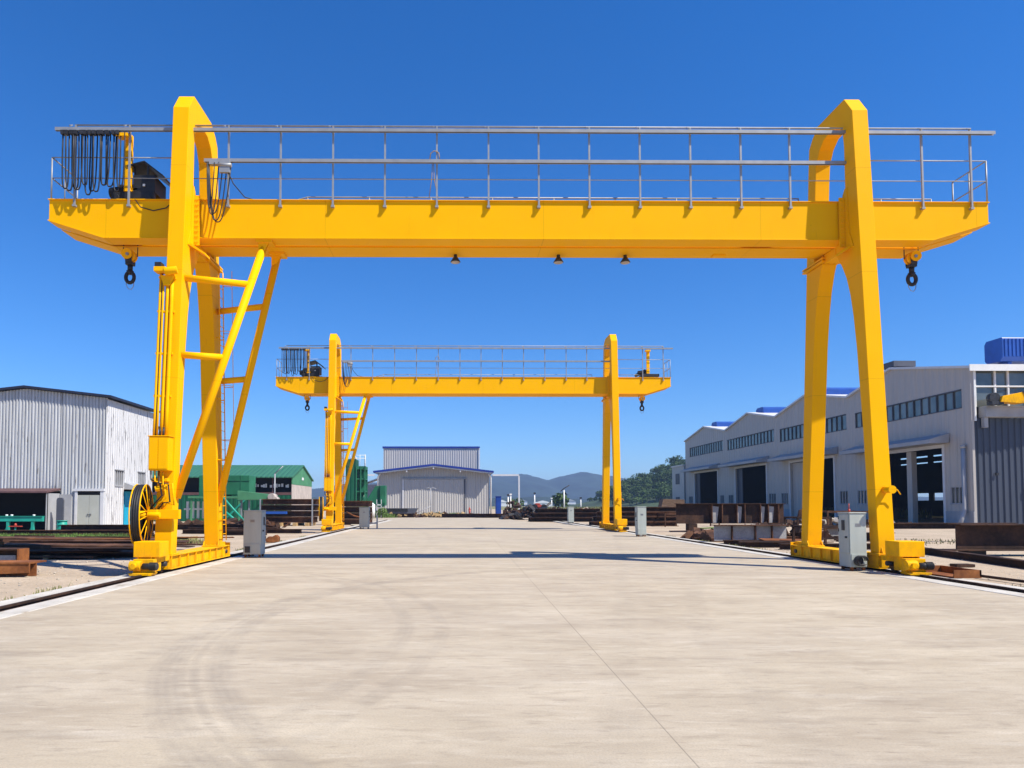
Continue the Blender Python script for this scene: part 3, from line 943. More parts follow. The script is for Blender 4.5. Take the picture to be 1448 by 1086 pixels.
        sh.build('pin', 'steel', hb)
        hk = MB()
        hk.cyl((x, y, 8.36), (x, y, 8.20), 0.07, n=12)
        hk.cyl((x, y, 8.20), (x, y, 8.10), 0.10, 0.05, n=12)
        pts = []
        for i in range(15):
            t = rad(80) - rad(320) * i / 14
            pts.append((x + 0.115 * math.cos(t), y, 8.02 + 0.15 * math.sin(t)))
        hk.tube(pts, 0.052, 8)
        hk.build('hook', 'black', hb)
        MB().tube([(x - 0.11, y, 7.95), (x - 0.10, y, 7.80), (x - 0.04, y, 7.70), (x + 0.04, y, 7.68), (x + 0.10, y, 7.76), (x + 0.12, y, 7.92)], 0.010).build('hook_loop', 'galv', hb)
        for dx in (-0.20, 0.20):
            MB().cyl((x + dx, y, 8.60), (x + dx, y, 10.3 if x < 0 else 9.8), 0.014, n=6).build('rope', 'dark_steel', hb)
    return root


def hoist_trolley(root, x0, small=False):
    mb = MB()
    z = GZ1 + 0.03
    for y in (18.98, 20.05):
        mb.box(x0 - 0.55, y, z + 0.06, x0 + 0.6, y + 0.14, z + 0.24)
        for dx in (-0.42, 0.45):
            mb.cyl((x0 + dx, y - 0.03, z + 0.09), (x0 + dx, y + 0.17, z + 0.09), 0.09, n=14)
    if small:
        mb.cyl((x0 - 0.9, 19.3, z + 0.16), (x0 - 0.2, 19.3, z + 0.5), 0.1, 0.12, n=12)
    else:
        mb.box(x0 + 0.02, 19.0, z + 0.24, x0 + 0.62, 19.75, z + 0.72)
        mb.cyl((x0 - 0.55, 19.55, z + 0.42), (x0 + 0.0, 19.55, z + 0.42), 0.26, n=20)
    mb.cyl((x0 - 0.72, 19.3, z + 0.34), (x0 - 0.1, 19.3, z + 0.34), 0.15, 0.22, n=16)
    mb.box(x0 - 0.5, 19.1, z + 0.1, x0 + 0.0, 19.9, z + 0.24)
    t = mb.build('hoist_trolley', 'black', root, 0.01)
    m2 = MB() if not small else None
    if small:
        a0 = x0 - 0.22
        MB().box(a0, 18.98, z + 0.26, a0 + 0.20, 19.08, 11.78).box(a0 - 0.12, 18.72, 11.62, a0 + 0.2, 18.978, 11.72).build('tow_arm', 'yellow', root, 0.006)
        return
    m2.prism([(x0 - 0.12, z + 0.98), (x0 + 0.34, z + 1.10), (x0 + 0.86, z + 0.70), (x0 + 0.84, z + 0.67), (x0 + 0.33, z + 1.06), (x0 - 0.12, z + 0.94)], 'y', 18.95, 19.95)
    m2.box(x0 + 0.30, 19.72, z + 0.7, x0 + 0.34, 19.76, z + 1.05)
    m2.box(x0 + 0.0, 19.10, z + 0.7, x0 + 0.04, 19.14, z + 0.98)
    m2.box(x0 + 0.40, 19.0, z + 0.722, x0 + 0.44, 19.04, z + 0.99)
    m2.build('rain_cover', 'dark_steel', t)
    MB().box(x0 + 0.3, 18.97, z + 0.40, x0 + 0.36, 18.998, z + 0.46).build('lamp', 'white_paint', t)
    a0 = x0 - 0.22
    m3 = MB()
    m3.box(a0, 18.98, z + 0.26, a0 + 0.20, 19.08, 11.78)
    m3.prism([(a0, z + 0.26), (a0 + 0.2, z + 0.26), (a0 + 0.36, z + 0.32), (a0 + 0.36, z + 0.36), (a0 + 0.2, z + 0.36)], 'y', 19.0, 19.06)
    m3.box(a0 - 0.12, 18.72, 11.62, a0 + 0.2, 18.978, 11.72)
    m3.build('tow_arm', 'yellow', root, 0.006)


crane = build_crane()
hoist_trolley(crane, -8.75)
FAR = 26.6
far = dup(crane, (crane.location.x - 0.5, crane.location.y + FAR, 0), 'more distant yellow gantry crane, seen beneath the girder of the bigger one')
for ch in [c for c in far.children if c.name.startswith(('floodlight', 'cover_plate'))]:
    for g in list(ch.children):
        bpy.data.objects.remove(g)
    bpy.data.objects.remove(ch)
hoist_trolley_x = 13.35
# second hoist on the far crane only (built at the far crane's own place)
def far_hoist():
    before = set(bpy.data.objects)
    tmp = thing('far_tmp', crane.location, 'x', 'x')
    hoist_trolley(tmp, hoist_trolley_x, True)
    for o in list(tmp.children):
        o.parent = far
    bpy.data.objects.remove(tmp)
far_hoist()


# ------------------------------------------------------------------ electric cabinets
def cabinet_at(x, y, w=0.56, d=0.50, h=1.47, rz=0.0, label='', facing=1):
    t = thing('electric_cabinet', (x, y, 0), label, 'electric cabinet', 'grey electric cabinets along the rails')
    mb = MB()
    mb.box(x - w / 2, y - d / 2, 0.10, x + w / 2, y + d / 2, h)
    mb.box(x - w / 2 - 0.015, y - d / 2 - 0.015, h + 0.001, x + w / 2 + 0.015, y + d / 2 + 0.015, h + 0.03)
    mb.build('housing', 'cabinet', t, 0.008)
    s = facing
    xs = x + s * (w / 2 + 0.012)
    MB().box(min(xs - 0.01, xs + 0.01), y - d / 2 + 0.03, 0.45, max(xs - 0.01, xs + 0.01), y + d / 2 - 0.03, h - 0.03).build('door', 'cabinet', t, 0.005)
    MB().box(x - w / 2 + 0.02, y - d / 2 - 0.018, 0.12, x + w / 2 - 0.02, y - d / 2 - 0.002, 0.43).build('lower_panel', 'cabinet', t, 0.004)
    xo = xs + s * 0.0115
    MB().box(min(xo, xo + s * 0.02), y - 0.07, 1.02, max(xo, xo + s * 0.02), y + 0.05, 1.28).build('meter_window', 'dark_steel', t, 0.004)
    MB().cyl((xo, y - 0.15, 0.85), (xo + s * 0.04, y - 0.15, 0.85), 0.025, n=10).build('lock', 'dark_steel', t)
    for zz in (0.62, 1.02, 1.34):
        MB().cyl((xo, y + d / 2 - 0.045, zz - 0.04), (xo, y + d / 2 - 0.045, zz + 0.04), 0.014, n=8).build('hinge', 'dark_steel', t)
    MB().box(x - 0.07, y - d / 2 - 0.004, 1.12, x + 0.07, y - d / 2 - 0.001, 1.2).build('rating_plate', 'steel', t)
    MB().tube([(x - 0.1, y + d / 2 - 0.1, 0.10), (x - 0.1, y + d / 2 + 0.05, 0.04), (x - 0.3 * facing, y + d / 2 + 0.25, 0.02), (x - 0.9 * facing, y + d / 2 + 0.3, 0.02)], 0.02).build('supply_cable', 'black', t)
    for sx in (-1, 1):
        for sy in (-1, 1):
            mb = MB()
            mb.box(x + sx * (w / 2 - 0.06) - 0.03, y + sy * (d / 2 - 0.06) - 0.03, 0.012, x + sx * (w / 2 - 0.06) + 0.03, y + sy * (d / 2 - 0.06) + 0.03, 0.099)
            mb.build('foot', 'rust_orange', t)
    return t

c1 = cabinet_at(-6.34, 22.75, label='grey electric cabinet on rusty feet beside the near crane\'s left legs', facing=1)
mb = MB()
mb.box(-6.56, 22.46, 0.16, -6.40, 22.481, 0.36)
mb.build('socket', 'dark_steel', c1)
c2 = cabinet_at(10.22, 18.05, 0.42, 0.52, 1.45, label='grey electric cabinet with red beacon in front of the near crane\'s right legs', facing=-1)
bc = MB().cyl((10.12, 18.0, 1.481), (10.12, 18.0, 1.56), 0.03, n=10).cyl((10.12, 18.0, 1.56), (10.12, 18.0, 1.70), 0.012, n=6).build('beacon', 'red', c2)
MB().cyl((10.20, 17.75, 0.27), (10.20, 17.77, 0.27), 0.12, n=16).ring((0, 0, 0), 1, 0.001, 0.0005, 3, 3).build('socket', 'dark_steel', c2)
mb = MB()
for k in range(3):
    mb.tube([(10.20 + 0.14 * math.cos(t) + 0.04 * k, 17.72, 0.27 + 0.12 * math.sin(t)) for t in [i * 0.45 for i in range(13)]], 0.016)
mb.build('coiled_cable', 'dark_steel', c2)
c3 = cabinet_at(-6.15, 49.5, 0.66, 0.5, 1.47, label='grey electric cabinet just right of the far crane\'s left legs', facing=1)
MB().box(-5.3, 49.3, 0.0, -5.2, 49.4, 0.95).box(-5.8, 49.3, 0.35, -5.3, 49.35, 0.45).build('side_bracket', 'galv', c3)
c4 = cabinet_at(9.95, 37.4, 0.46, 0.5, 1.55, label='tall pale grey electric cabinet just right of the far crane\'s right legs', facing=-1)
c5 = cabinet_at(10.9 - 0.3, 63.5, 0.5, 0.5, 1.47, label='small shaded grey cabinet farthest away, left of the far crane\'s right legs', facing=-1)

# ------------------------------------------------------------------ left corrugated shed
t = thing('corrugated_shed', (-28, 50, 0), 'tall old corrugated metal shed with rust streaked walls left of the near crane', 'shed')
FX, SY0, SY1 = -22.45, 46.0, 53.0
RXm, RZ, EZ = -27.74, 9.26, 8.66
def shed_top(x): return RZ - abs(x - RXm) * (RZ - EZ) / (FX - RXm)
mb = MB()
for x0, x1, z0 in ((-38, -33.5, -0.1), (-33.5, -25.4, 2.55), (-25.4, -24.3, -0.1), (-24.3, -22.62, 2.5), (-22.62, FX, -0.1)):
    mb.corr((x0, SY0), (x1, SY0), z0, lambda q, x0=x0: shed_top(x0 + q) - 0.04, 0.21, 0.065, 1)
mb.build('front_wall', 'blue_shed', t, fixn=False)
mb = MB()
# side wall with two windows and a doorway
def side_seg(y0, y1, spans):
    for z0, z1 in spans:
        mb.box(FX - 0.12, y0, z0, FX, y1, z1)
top = 8.55
for y0, y1, sp in ((SY0, 47.15, ((-0.1, top),)), (47.15, 48.35, ((-0.1, 2.98), (3.98, top))), (48.35, 48.45, ((-0.1, top),)),
                   (48.45, 50.25, ((2.72, top),)), (50.25, 50.55, ((-0.1, top),)), (50.55, 51.7, ((-0.1, 3.05), (4.0, top))), (51.7, SY1, ((-0.1, top),))):
    side_seg(y0, y1, sp)
mb.build('side_wall', 'old_white', t)
mb = MB()
for s in (-1, 1):
    xe = RXm + s * (FX - RXm + 0.35)
    mb.prism([(RXm, RZ), (xe, RZ - abs(xe - RXm) * 0.1134), (xe, RZ - abs(xe - RXm) * 0.1134 + 0.14), (RXm, RZ + 0.14)], 'y', SY0 - 0.35, SY1 + 0.5)
mb.prism([(-33.4, EZ), (-38.4, EZ - 0.6), (-38.4, EZ - 0.46), (-33.4, EZ + 0.14)], 'y', SY0 - 0.3, SY1 + 0.5)
mb.build('roof', 'navy', t)
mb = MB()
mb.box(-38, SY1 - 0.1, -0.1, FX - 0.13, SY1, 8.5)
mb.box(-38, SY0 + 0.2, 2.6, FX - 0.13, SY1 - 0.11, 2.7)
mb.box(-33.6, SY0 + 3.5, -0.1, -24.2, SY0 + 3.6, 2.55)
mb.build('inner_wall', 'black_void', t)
for y0, y1, z0, z1 in ((47.15, 48.35, 2.98, 3.98), (50.55, 51.7, 3.05, 4.0)):
    mb = MB()
    for k in range(5):
        y = y0 + (y1 - y0 - 0.08) * k / 4
        mb.box(FX - 0.10, y, z0, FX + 0.025, y + 0.08, z1)
    mb.box(FX - 0.1, y0, z0 - 0.08, FX + 0.05, y1, z0 - 0.002)
    mb.box(FX - 0.1, y0 - 0.05, z1 + 0.002, FX + 0.08, y1 + 0.05, z1 + 0.07)
    w_ = mb.build('window', 'plinth', t)
    MB().box(FX - 0.16, y0, z0, FX - 0.122, y1, z1).build('pane', 'glass', w_)
mb = MB().box(FX - 0.20, 48.9, 0, FX - 0.13, 50.24, 2.7)
mb.build('cyan_door', 'cyan', t)
MB().prism([(FX + 0.002, 2.75), (FX + 0.7, 2.72), (FX + 0.7, 2.95), (FX + 0.002, 3.2)], 'y', 48.5, 50.6).build('door_hood', 'plinth', t)
mb = MB()
mb.box(-24.38, SY0 - 0.16, 0, -24.22, SY0 - 0.06, 2.56)
mb.box(-22.74, SY0 - 0.16, 0, -22.52, SY0 - 0.06, 2.56)
mb.box(-24.45, SY0 - 0.2, 2.562, -22.48, SY0 - 0.06, 2.72)
df = mb.build('door_frame', 'wh_trim', t)
for x0 in (-24.21, -23.46):
    d_ = MB().box(x0, SY0 - 0.12, 0.02, x0 + 0.73, SY0 - 0.07, 2.3).build('door_leaf', 'door_grey', df, 0.006)
MB().cyl((-23.52, SY0 - 0.125, 1.05), (-23.52, SY0 - 0.17, 1.05), 0.05, n=10).cyl((-23.36, SY0 - 0.125, 1.05), (-23.36, SY0 - 0.17, 1.05), 0.06, n=10).build('handle', 'steel', df)
MB().box(-24.21, SY0 - 0.10, 2.31, -22.75, SY0 - 0.062, 2.555).build('transom', 'black_void', df)
# lean-to porch over the wide opening
mb = MB()
mb.prism([(SY0 - 1.6, 2.42), (SY0 - 0.06, 2.62), (SY0 - 0.06, 2.74), (SY0 - 1.6, 2.52)], 'x', -33.4, -25.35)
for x in (-33.2, -30.6, -28.6, -25.5):
    mb.box(x, SY0 - 1.45, 0, x + 0.1, SY0 - 1.35, 2.42)
mb.build('porch', 'maroon', t)
MB().box(-25.45, SY0 - 1.5, 0.0, -25.40, SY0 - 0.06, 2.4).box(-25.38, SY0 - 0.11, 0.0, -24.62, SY0 - 0.06, 2.35).build('porch_side_panel', 'plinth', t)

o = MB().box(-24.85, 44.6, 0, -24.42, 44.72, 1.98).prism([(-24.85, 1.98), (-24.42, 1.98), (-24.50, 2.12), (-24.78, 2.12)], 'y', 44.6, 44.72).build('standing_board', 'slate', loc=(-24.6, 44.66, 0))
tag(o, 'dark slate panel standing upright between the shed porch and its grey double door', 'panel')
# teal drum and teal frame
mb = MB()
mb.cyl((-23.2, 42.3, 0.0), (-23.2, 42.3, 0.72), 0.27, n=20)
for z in (0.05, 0.26, 0.48, 0.70):
    mb.cyl((-23.2, 42.3, z), (-23.2, 42.3, z + 0.04), 0.31, n=20)
mb.box(-23.52, 42.2, 0.15, -23.4, 42.4, 0.2)
tag(mb.build('ribbed_drum', 'teal', loc=(-23.2, 42.3, 0)), 'small teal ribbed drum standing in front of the shed\'s dark panel', 'drum')
t = thing('teal_trestle', (-25.6, 42, 0), 'teal painted trestle frame standing before the dark shed porch', 'trestle')
MB().box(-31, 41.9, 0.70, -24.15, 42.1, 0.98).box(-31, 41.85, 0.985, -24.15, 42.15, 1.01).build('top_beam', 'teal', t)
for x in (-30.6, -27.9, -26.2, -24.75):
    MB().box(x - 0.07, 41.92, 0.0, x + 0.07, 42.08, 0.69).prism([(x - 0.28, 0), (x - 0.08, 0), (x - 0.08, 0.4)], 'y', 41.97, 42.03).build('leg', 'teal', t)
for x in (-26.3, -26.0, -24.7):
    MB().cyl((x, 42, 1.011), (x, 42, 1.10), 0.07, n=10).build('roller', 'white_paint', t)
t = thing('vice_stand', (-25.4, 41.4, 0), 'little rust red vice on a stand in front of the teal trestle', 'tool stand')
MB().cyl((-25.4, 41.4, 0), (-25.4, 41.4, 0.4), 0.05, n=8).build('post', 'teal', t)
MB().box(-25.75, 41.3, 0.401, -25.05, 41.5, 0.45).cyl((-25.4, 41.4, 0.45), (-25.4, 41.4, 0.60), 0.10, 0.04, n=10).build('vice', 'red', t)


# ------------------------------------------------------------------ green shed and machinery
t = thing('green_shed', (-22, 80, 0), 'long green corrugated shed with a dark window band, behind the near crane\'s left legs', 'shed')
gx0, gx1, gy0, gy1 = -34.0, -16.95, 75.0, 85.3
gym = 80.0
mb = MB()
mb.box(gx0, gy0, -0.1, gx1 - 0.1, gy0 + 0.1, 2.72)
mb.build('front_wall', 'green_wall', t)
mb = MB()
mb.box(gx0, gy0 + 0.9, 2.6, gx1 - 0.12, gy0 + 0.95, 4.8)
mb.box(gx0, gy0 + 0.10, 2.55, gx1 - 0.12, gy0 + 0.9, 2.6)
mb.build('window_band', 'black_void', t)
mb = MB()
mb.box(gx0, gy0 - 0.02, 2.722, gx1 - 0.1, gy0 + 0.12, 3.0)
x = gx0 + 0.5
while x < gx1:
    mb.box(x, gy0 + 0.02, 3.001, x + 0.10, gy0 + 0.10, 4.6)
    x += 2.4
mb.build('window_frame', 'maroon', t)
rng = random.Random(5)
mb = MB()
for k in range(12):
    x = -21.2 + k * 0.33 + rng.uniform(-0.1, 0.1)
    mb.box(x, gy0 + 0.6, 3.55 + rng.uniform(-0.05, 0.05), x + rng.uniform(0.12, 0.26), gy0 + 0.65, 3.85 + rng.uniform(-0.08, 0.1))
for k in range(6):
    x = -33.5 + k * 0.6
    mb.box(x, gy0 + 0.6, 2.9, x + 0.35, gy0 + 0.65, 3.2)
mb.build('white_sheets', 'white_paint', t)
mb = MB()
mb.prism([(gy0, 3.85), (gym, 3.85), (gy1, 3.85), (gy1, 4.62), (gym, 6.0), (gy0, 4.62)], 'x', gx1 - 0.1, gx1)
mb.build('gable', 'green_pale', t)
MB().box(gx1 - 0.1, gy0, -0.1, gx1 - 0.02, gy1, 3.848).build('gable_sheet', 'asbestos', t)
mb = MB()
mb.prism([(gy0 - 0.5, 4.52), (gym, 6.05), (gym, 6.17), (gy0 - 0.5, 4.64)], 'x', gx0, gx1 + 0.15)
mb.prism([(gym, 6.05), (gy1 + 0.4, 4.5), (gy1 + 0.4, 4.62), (gym, 6.17)], 'x', gx0, gx1 + 0.15)
mb.build('roof', 'green_roof', t)
MB().box(gx1 + 0.01, 79.6, 4.45, gx1 + 0.03, 80.5, 4.75).build('gable_plate', 'white_paint', t)
o = MB().cyl((-20.0 + 1.55, 73.5, 0), (-18.45, 73.5, 4.9), 0.07, n=8).cyl((-18.45, 73.5, 4.9), (-17.6, 73.5, 5.7), 0.05, n=8).build('pole', 'galv', loc=(-18.45, 73.5, 0))
tag(o, 'thin pale pole with a bent arm in front of the green shed', 'pole')

t = thing('green_hopper', (-20.5, 67, 0), 'green steel hopper machine on legs beside the near crane\'s left rear leg', 'machine')
MB().box(-21.1, 66, 2.62, -18.95, 68.2, 4.42).box(-21.15, 65.95, 3.9, -18.9, 65.995, 3.98).box(-19.75, 65.95, 2.62, -19.68, 65.995, 4.42).build('bin', 'green_mach', t, 0.02)
MB().box(-23.6, 66, 2.5, -21.15, 68, 4.42).build('side_bin', 'green_mach', t, 0.02)
MB().box(-24.5, 65.7, 2.30, -18.8, 68.4, 2.48).build('platform', 'green_pale', t)
for x in (-24.3, -22.8, -21.4, -19.9, -18.95):
    MB().box(x, 65.8, 0, x + 0.14, 65.94, 2.29).build('leg', 'green_pale', t)
MB().prism([(-21.0, 0.5), (-20.8, 0.5), (-19.1, 2.2), (-19.3, 2.2)], 'y', 65.7, 65.78).build('stay', 'teal', t)
MB().prism([(-23.0, 0.4), (-21.6, 0.4), (-21.9, 1.5), (-22.8, 1.5)], 'y', 66.2, 67.2).build('chute', 'green_mach', t)
mb = MB()
for k in range(4):
    mb.box(-25.2 + 0.5 * k, 67.2, 0.4, -25.0 + 0.5 * k, 67.4, 2.0)
mb.box(-25.4, 67.15, 1.2, -23.2, 67.2, 1.35)
mb.build('slats', 'white_paint', t)
t = thing('green_conveyor', (-18.3, 64, 0), 'pale green boom conveyor with a tan end roller beside the hopper machine', 'conveyor')
MB().prism([(-19.3, 2.1), (-16.6, 2.15), (-16.45, 2.62), (-19.3, 2.95)], 'y', 63.6, 64.6).build('boom', 'green_pale', t, 0.02)
MB().cyl((-16.25, 63.5, 2.38), (-16.25, 64.7, 2.38), 0.32, n=16).cyl((-15.95, 63.6, 2.18), (-15.95, 64.6, 2.18), 0.22, n=14).build('end_roller', 'asbestos', t)
for x in (-19.1, -18.4):
    MB().box(x, 63.9, 0, x + 0.12, 64.1, 2.1).build('leg', 'galv', t)
MB().tube([(-20.6, 63.8, 2.3), (-19.8, 63.8, 1.4), (-18.6, 63.8, 0.1)], 0.1, 8).tube([(-20.4, 63.9, 1.0), (-19.2, 63.9, 0.05)], 0.12, 8).build('feed_pipe', 'teal', t)

# green tower plant
t = thing('green_tower', (-12.3, 90, 0), 'tall green tower plant with white top railing left of the grey hall', 'industrial tower')
MB().box(-13.6, 90, -0.1, -12.35, 93, 7.5).build('column', 'green_wall', t)
mb = MB()
mb.box(-12.3, 90, 6.2, -11.1, 92.5, 6.6)
for z in (4.9, 3.3):
    mb.box(-12.3, 90, z, -11.1, 92.5, z + 0.15)
for x in (-12.3, -11.75, -11.2):
    mb.box(x, 89.9, -0.1, x + 0.14, 89.998, 6.6)
mb.prism([(-12.2, 1.0), (-12.05, 1.0), (-11.2, 2.4), (-11.35, 2.4)], 'y', 89.9, 89.95)
mb.box(-12.3, 92.4, -0.1, -11.1, 92.5, 6.2)
mb.build('frame', 'green_mach', t)
MB().cyl((-11.5, 91, 1.8), (-11.5, 91, 3.1), 0.4, n=14).build('vessel', 'green_wall', t)
MB().box(-12.0, 90.4, 5.051, -11.3, 91.4, 6.0).build('motor_housing', 'green_wall', t)
mb = MB()
for x in (-13.0, -12.4, -11.8, -11.15):
    mb.cyl((x, 90.05, 6.6 if x > -12.35 else 7.5), (x, 90.05, 8.05), 0.03, n=6)
for z in (7.6, 8.0):
    mb.cyl((-13.0, 90.05, z), (-11.15, 90.05, z), 0.03, n=6)
mb.box(-11.25, 90.1, 6.61, -11.1, 90.3, 8.1)
mb.box(-12.9, 90.1, 7.51, -12.3, 91.0, 7.75)
mb.build('railing', 'white_paint', t)
t = thing('green_tank_wagon', (-9.3, 100, 0), 'low dark green plant housing between the green tower and the grey hall', 'plant housing')
MB().prism([(-11.8, 2.3), (-10.6, 4.25), (-9.2, 4.35), (-9.2, 1.6), (-11.8, 1.2)], 'y', 97, 99).build('housing', 'green_mach', t, 0.03)
MB().box(-10.0, 96.8, 1.5, -9.9, 96.99, 4.2).box(-10.4, 96.8, 1.4, -9.3, 96.99, 1.9).build('rib', 'green_wall', t)
t = thing('white_silo', (-10.6, 96, 0), 'small white cylindrical tank left of the grey hall', 'tank')
MB().cyl((-10.7, 94, -0.05), (-10.7, 94, 1.7), 0.42, n=20).cyl((-10.7, 94, 1.7), (-10.7, 94, 1.95), 0.42, 0.12, n=20).build('shell', 'white_paint', t)
MB().box(-10.1, 94.0, -0.05, -10.02, 94.08, 2.4).box(-9.5, 94.0, -0.05, -9.42, 94.08, 2.4).box(-10.1, 94.0, 1.6, -9.42, 94.08, 1.75).build('ladder_frame', 'wh_trim', t)
t = thing('white_roofed_shed', (-13, 150, 0), 'tiny white roofed shed glimpsed left of the grey hall', 'shed')
MB().box(-19, 150, -0.1, -13, 154, 6).build('wall', 'asbestos', t)
MB().prism([(-19.4, 6.1), (-16, 7.3), (-12.6, 6.1), (-12.6, 5.95), (-16, 7.1), (-19.4, 5.95)], 'y', 149.6, 154.4).build('roof', 'white_paint', t)


# ------------------------------------------------------------------ central grey hall
t = thing('grey_hall', (-3.2, 125, 0), 'low grey corrugated hall with blue roof edge at the end of the yard', 'hall')
HX0, HX1, HY = -12.5, 6.2, 120.0
hx = -3.2
def hall_top(x): return 8.2 - abs(x - hx) * 0.118
mb = MB()
mb.corr((HX0, HY), (HX1, HY), -0.1, lambda q: hall_top(HX0 + q), 0.42, 0.06, 1)
mb.build('front_wall', 'grey_sheet', t, fixn=False)
mb = MB()
mb.box(HX0, HY + 0.01, -0.1, HX0 + 0.1, HY + 19, 7.0)
mb.box(HX1 - 0.1, HY + 0.01, -0.1, HX1, HY + 19, 7.0)
mb.build('side_wall', 'grey_sheet', t)
for x0, x1 in ((-8.25, -3.25), (-3.15, 1.85)):
    mb = MB()
    mb.corr((x0, HY - 0.16), (x1, HY - 0.16), 0, lambda q: 6.0, 0.40, 0.06, 1)
    mb.box(x0 - 0.06, HY - 0.24, 0, x0 + 0.02, HY - 0.1, 6.0)
    mb.box(x1 - 0.02, HY - 0.24, 0, x1 + 0.06, HY - 0.1, 6.0)
    mb.build('sliding_door', 'grey_sheet', t, fixn=False)
MB().box(-8.6, HY - 0.3, 6.05, 2.4, HY - 0.05, 6.2).build('door_track', 'plinth', t)
for x in (-8.5, 1.95):
    MB().box(x, HY - 0.26, 0, x + 0.22, HY - 0.01, 6.0).build('column', 'slate' if x > 0 else 'wh_trim', t)
mb = MB()
for s in (-1, 1):
    xe = hx + s * 10.1
    mb.prism([(hx, 8.25), (xe, 8.25 - 1.19), (xe, 8.25 - 0.88), (hx, 8.25 + 0.31)], 'y', HY - 1.75, HY + 19)
rf = mb.build('roof', 'blue_trim', t)
mb = MB()
for s in (-1, 1):
    xe = hx + s * 9.8
    mb.prism([(hx, 8.03), (xe, 6.88), (xe, 7.05), (hx, 8.20)], 'y', HY - 1.65, HY - 1.50)
for x in (-7.7, hx, 1.3):
    mb.box(x - 0.10, HY - 1.6, hall_top(x) - 0.5, x + 0.10, HY - 1.4, hall_top(x) - 0.2)
mb.build('fascia', 'wh_trim', rf)
for sx, x in ((-1, HX0 - 0.15), (1, HX1 + 0.28)):
    MB().tube([(x + sx * -0.45, HY - 0.8, 6.9), (x - sx * 0.1, HY - 0.5, 6.5), (x, HY - 0.2, 6.2), (x, HY - 0.2, 0)], 0.13, 8).build('downpipe', 'white_paint', t)
# portal pipe frames on both sides
for x0, x1, lab in ((6.6, 11.0, 'pale steel goalpost frame to the right of the grey hall'), (-16.9, -12.9, 'pale steel goalpost frame between the green tower and the grey hall')):
    xp = x1 if x0 > 0 else x0
    f_ = thing('goalpost', (xp, 117, 0), lab, 'steel frame', 'frames beside the grey hall')
    MB().box(x0, 116.9, 6.46, x1, 117.15, 6.74).build('beam', 'wh_trim', f_)
    MB().box(xp - 0.12, 116.87, -0.05, xp + 0.12, 117.17, 6.458).build('post', 'wh_trim', f_)
t = thing('grey_upper_hall', (-4.3, 142, 0), 'taller grey corrugated hall with blue top edge rising behind the low hall', 'hall')
mb = MB()
mb.corr((-13.7, 140), (5.2, 140), -0.1, lambda q: 13.0, 0.45, 0.07, 1)
mb.build('wall', 'grey_sheet', t, fixn=False)
MB().box(-13.9, 139.8, 12.9, 5.4, 152, 13.25).build('roof', 'blue_trim', t)
MB().box(5.12, 140.02, -0.1, 5.2, 152, 12.88).box(-13.7, 140.02, -0.1, -13.62, 152, 12.88).build('side_wall', 'grey_sheet', t)
MB().box(5.25, 139.7, -0.1, 5.4, 139.79, 12.88).build('corner_trim', 'wh_trim', t)
t = thing('steel_skip', (-8.5, 112, 0), 'dark grey open steel skip lying before the hall\'s sliding door', 'skip')
MB().prism([(-10.4, -0.05), (-6.2, -0.05), (-5.4, 1.15), (-10.5, 1.15)], 'y', 110.5, 112.5).build('body', 'slate', t, 0.02)
MB().box(-10.2, 110.4, 0.62, -7.0, 110.49, 1.13).build('recess_shade', 'black_void', t)  # black panel on the front face stands in for a shaded hollow
MB().tube([(-5.6, 110.6, 0.4), (-4.6, 110.7, 0.9), (-3.4, 110.8, 1.5)], 0.05, 6).build('lever', 'plinth', t)
for x, sz, lab in ((-10.6, 1.0, 'short pale timber baulk at the left end of the dark steel skip'), (-7.7, 1.4, 'pale timber baulk under the middle of the dark steel skip'), (-6.0, 1.2, 'pale timber baulk at the right end of the dark steel skip')):
    tag(MB().box(x - sz / 2, 105.2, -0.07, x + sz / 2, 105.6, 0.24).build('timber_baulk', 'timber', loc=(x, 105.4, -0.07)), lab, 'timber', 'timber baulks by the skip')
t = thing('twin_lamp_post', (-3.6, 113, 0), 'thin grey T shaped post in front of the hall\'s sliding door', 'post')
MB().cyl((-3.5, 113, -0.05), (-3.5, 113, 4.3), 0.06, n=8).build('post', 'plinth', t)
MB().tube([(-4.4, 113, 4.2), (-3.9, 113, 4.4), (-3.5, 113, 4.3), (-3.1, 113, 4.4), (-2.6, 113, 4.2)], 0.05, 6).build('arms', 'plinth', t)
t = thing('blue_booth', (7.4, 112, 0), 'narrow bright blue booth standing right of the grey hall', 'booth')
MB().box(6.7, 110, -0.05, 7.55, 111, 2.95).build('body', 'blue_paint', t, 0.02)
MB().box(6.78, 109.95, 0.05, 7.46, 109.995, 2.75).build('door', 'blue_paint', t, 0.01)
MB().box(6.66, 109.93, 2.952, 7.59, 111.05, 3.03).build('roof', 'blue_trim', t)
tag(MB().cyl((2.75, 115, 0), (2.75, 115, 0.9), 0.10, 0.2, n=8).cyl((2.75, 115, 0.9), (2.75, 115, 1.3), 0.2, 0.05, n=8).box(2.8, 114.8, 0, 3.8, 115.2, 0.2).build('fire_hydrant', 'red', loc=(2.75, 115, 0)), 'small red hydrant at the foot of the grey hall\'s wall', 'hydrant')


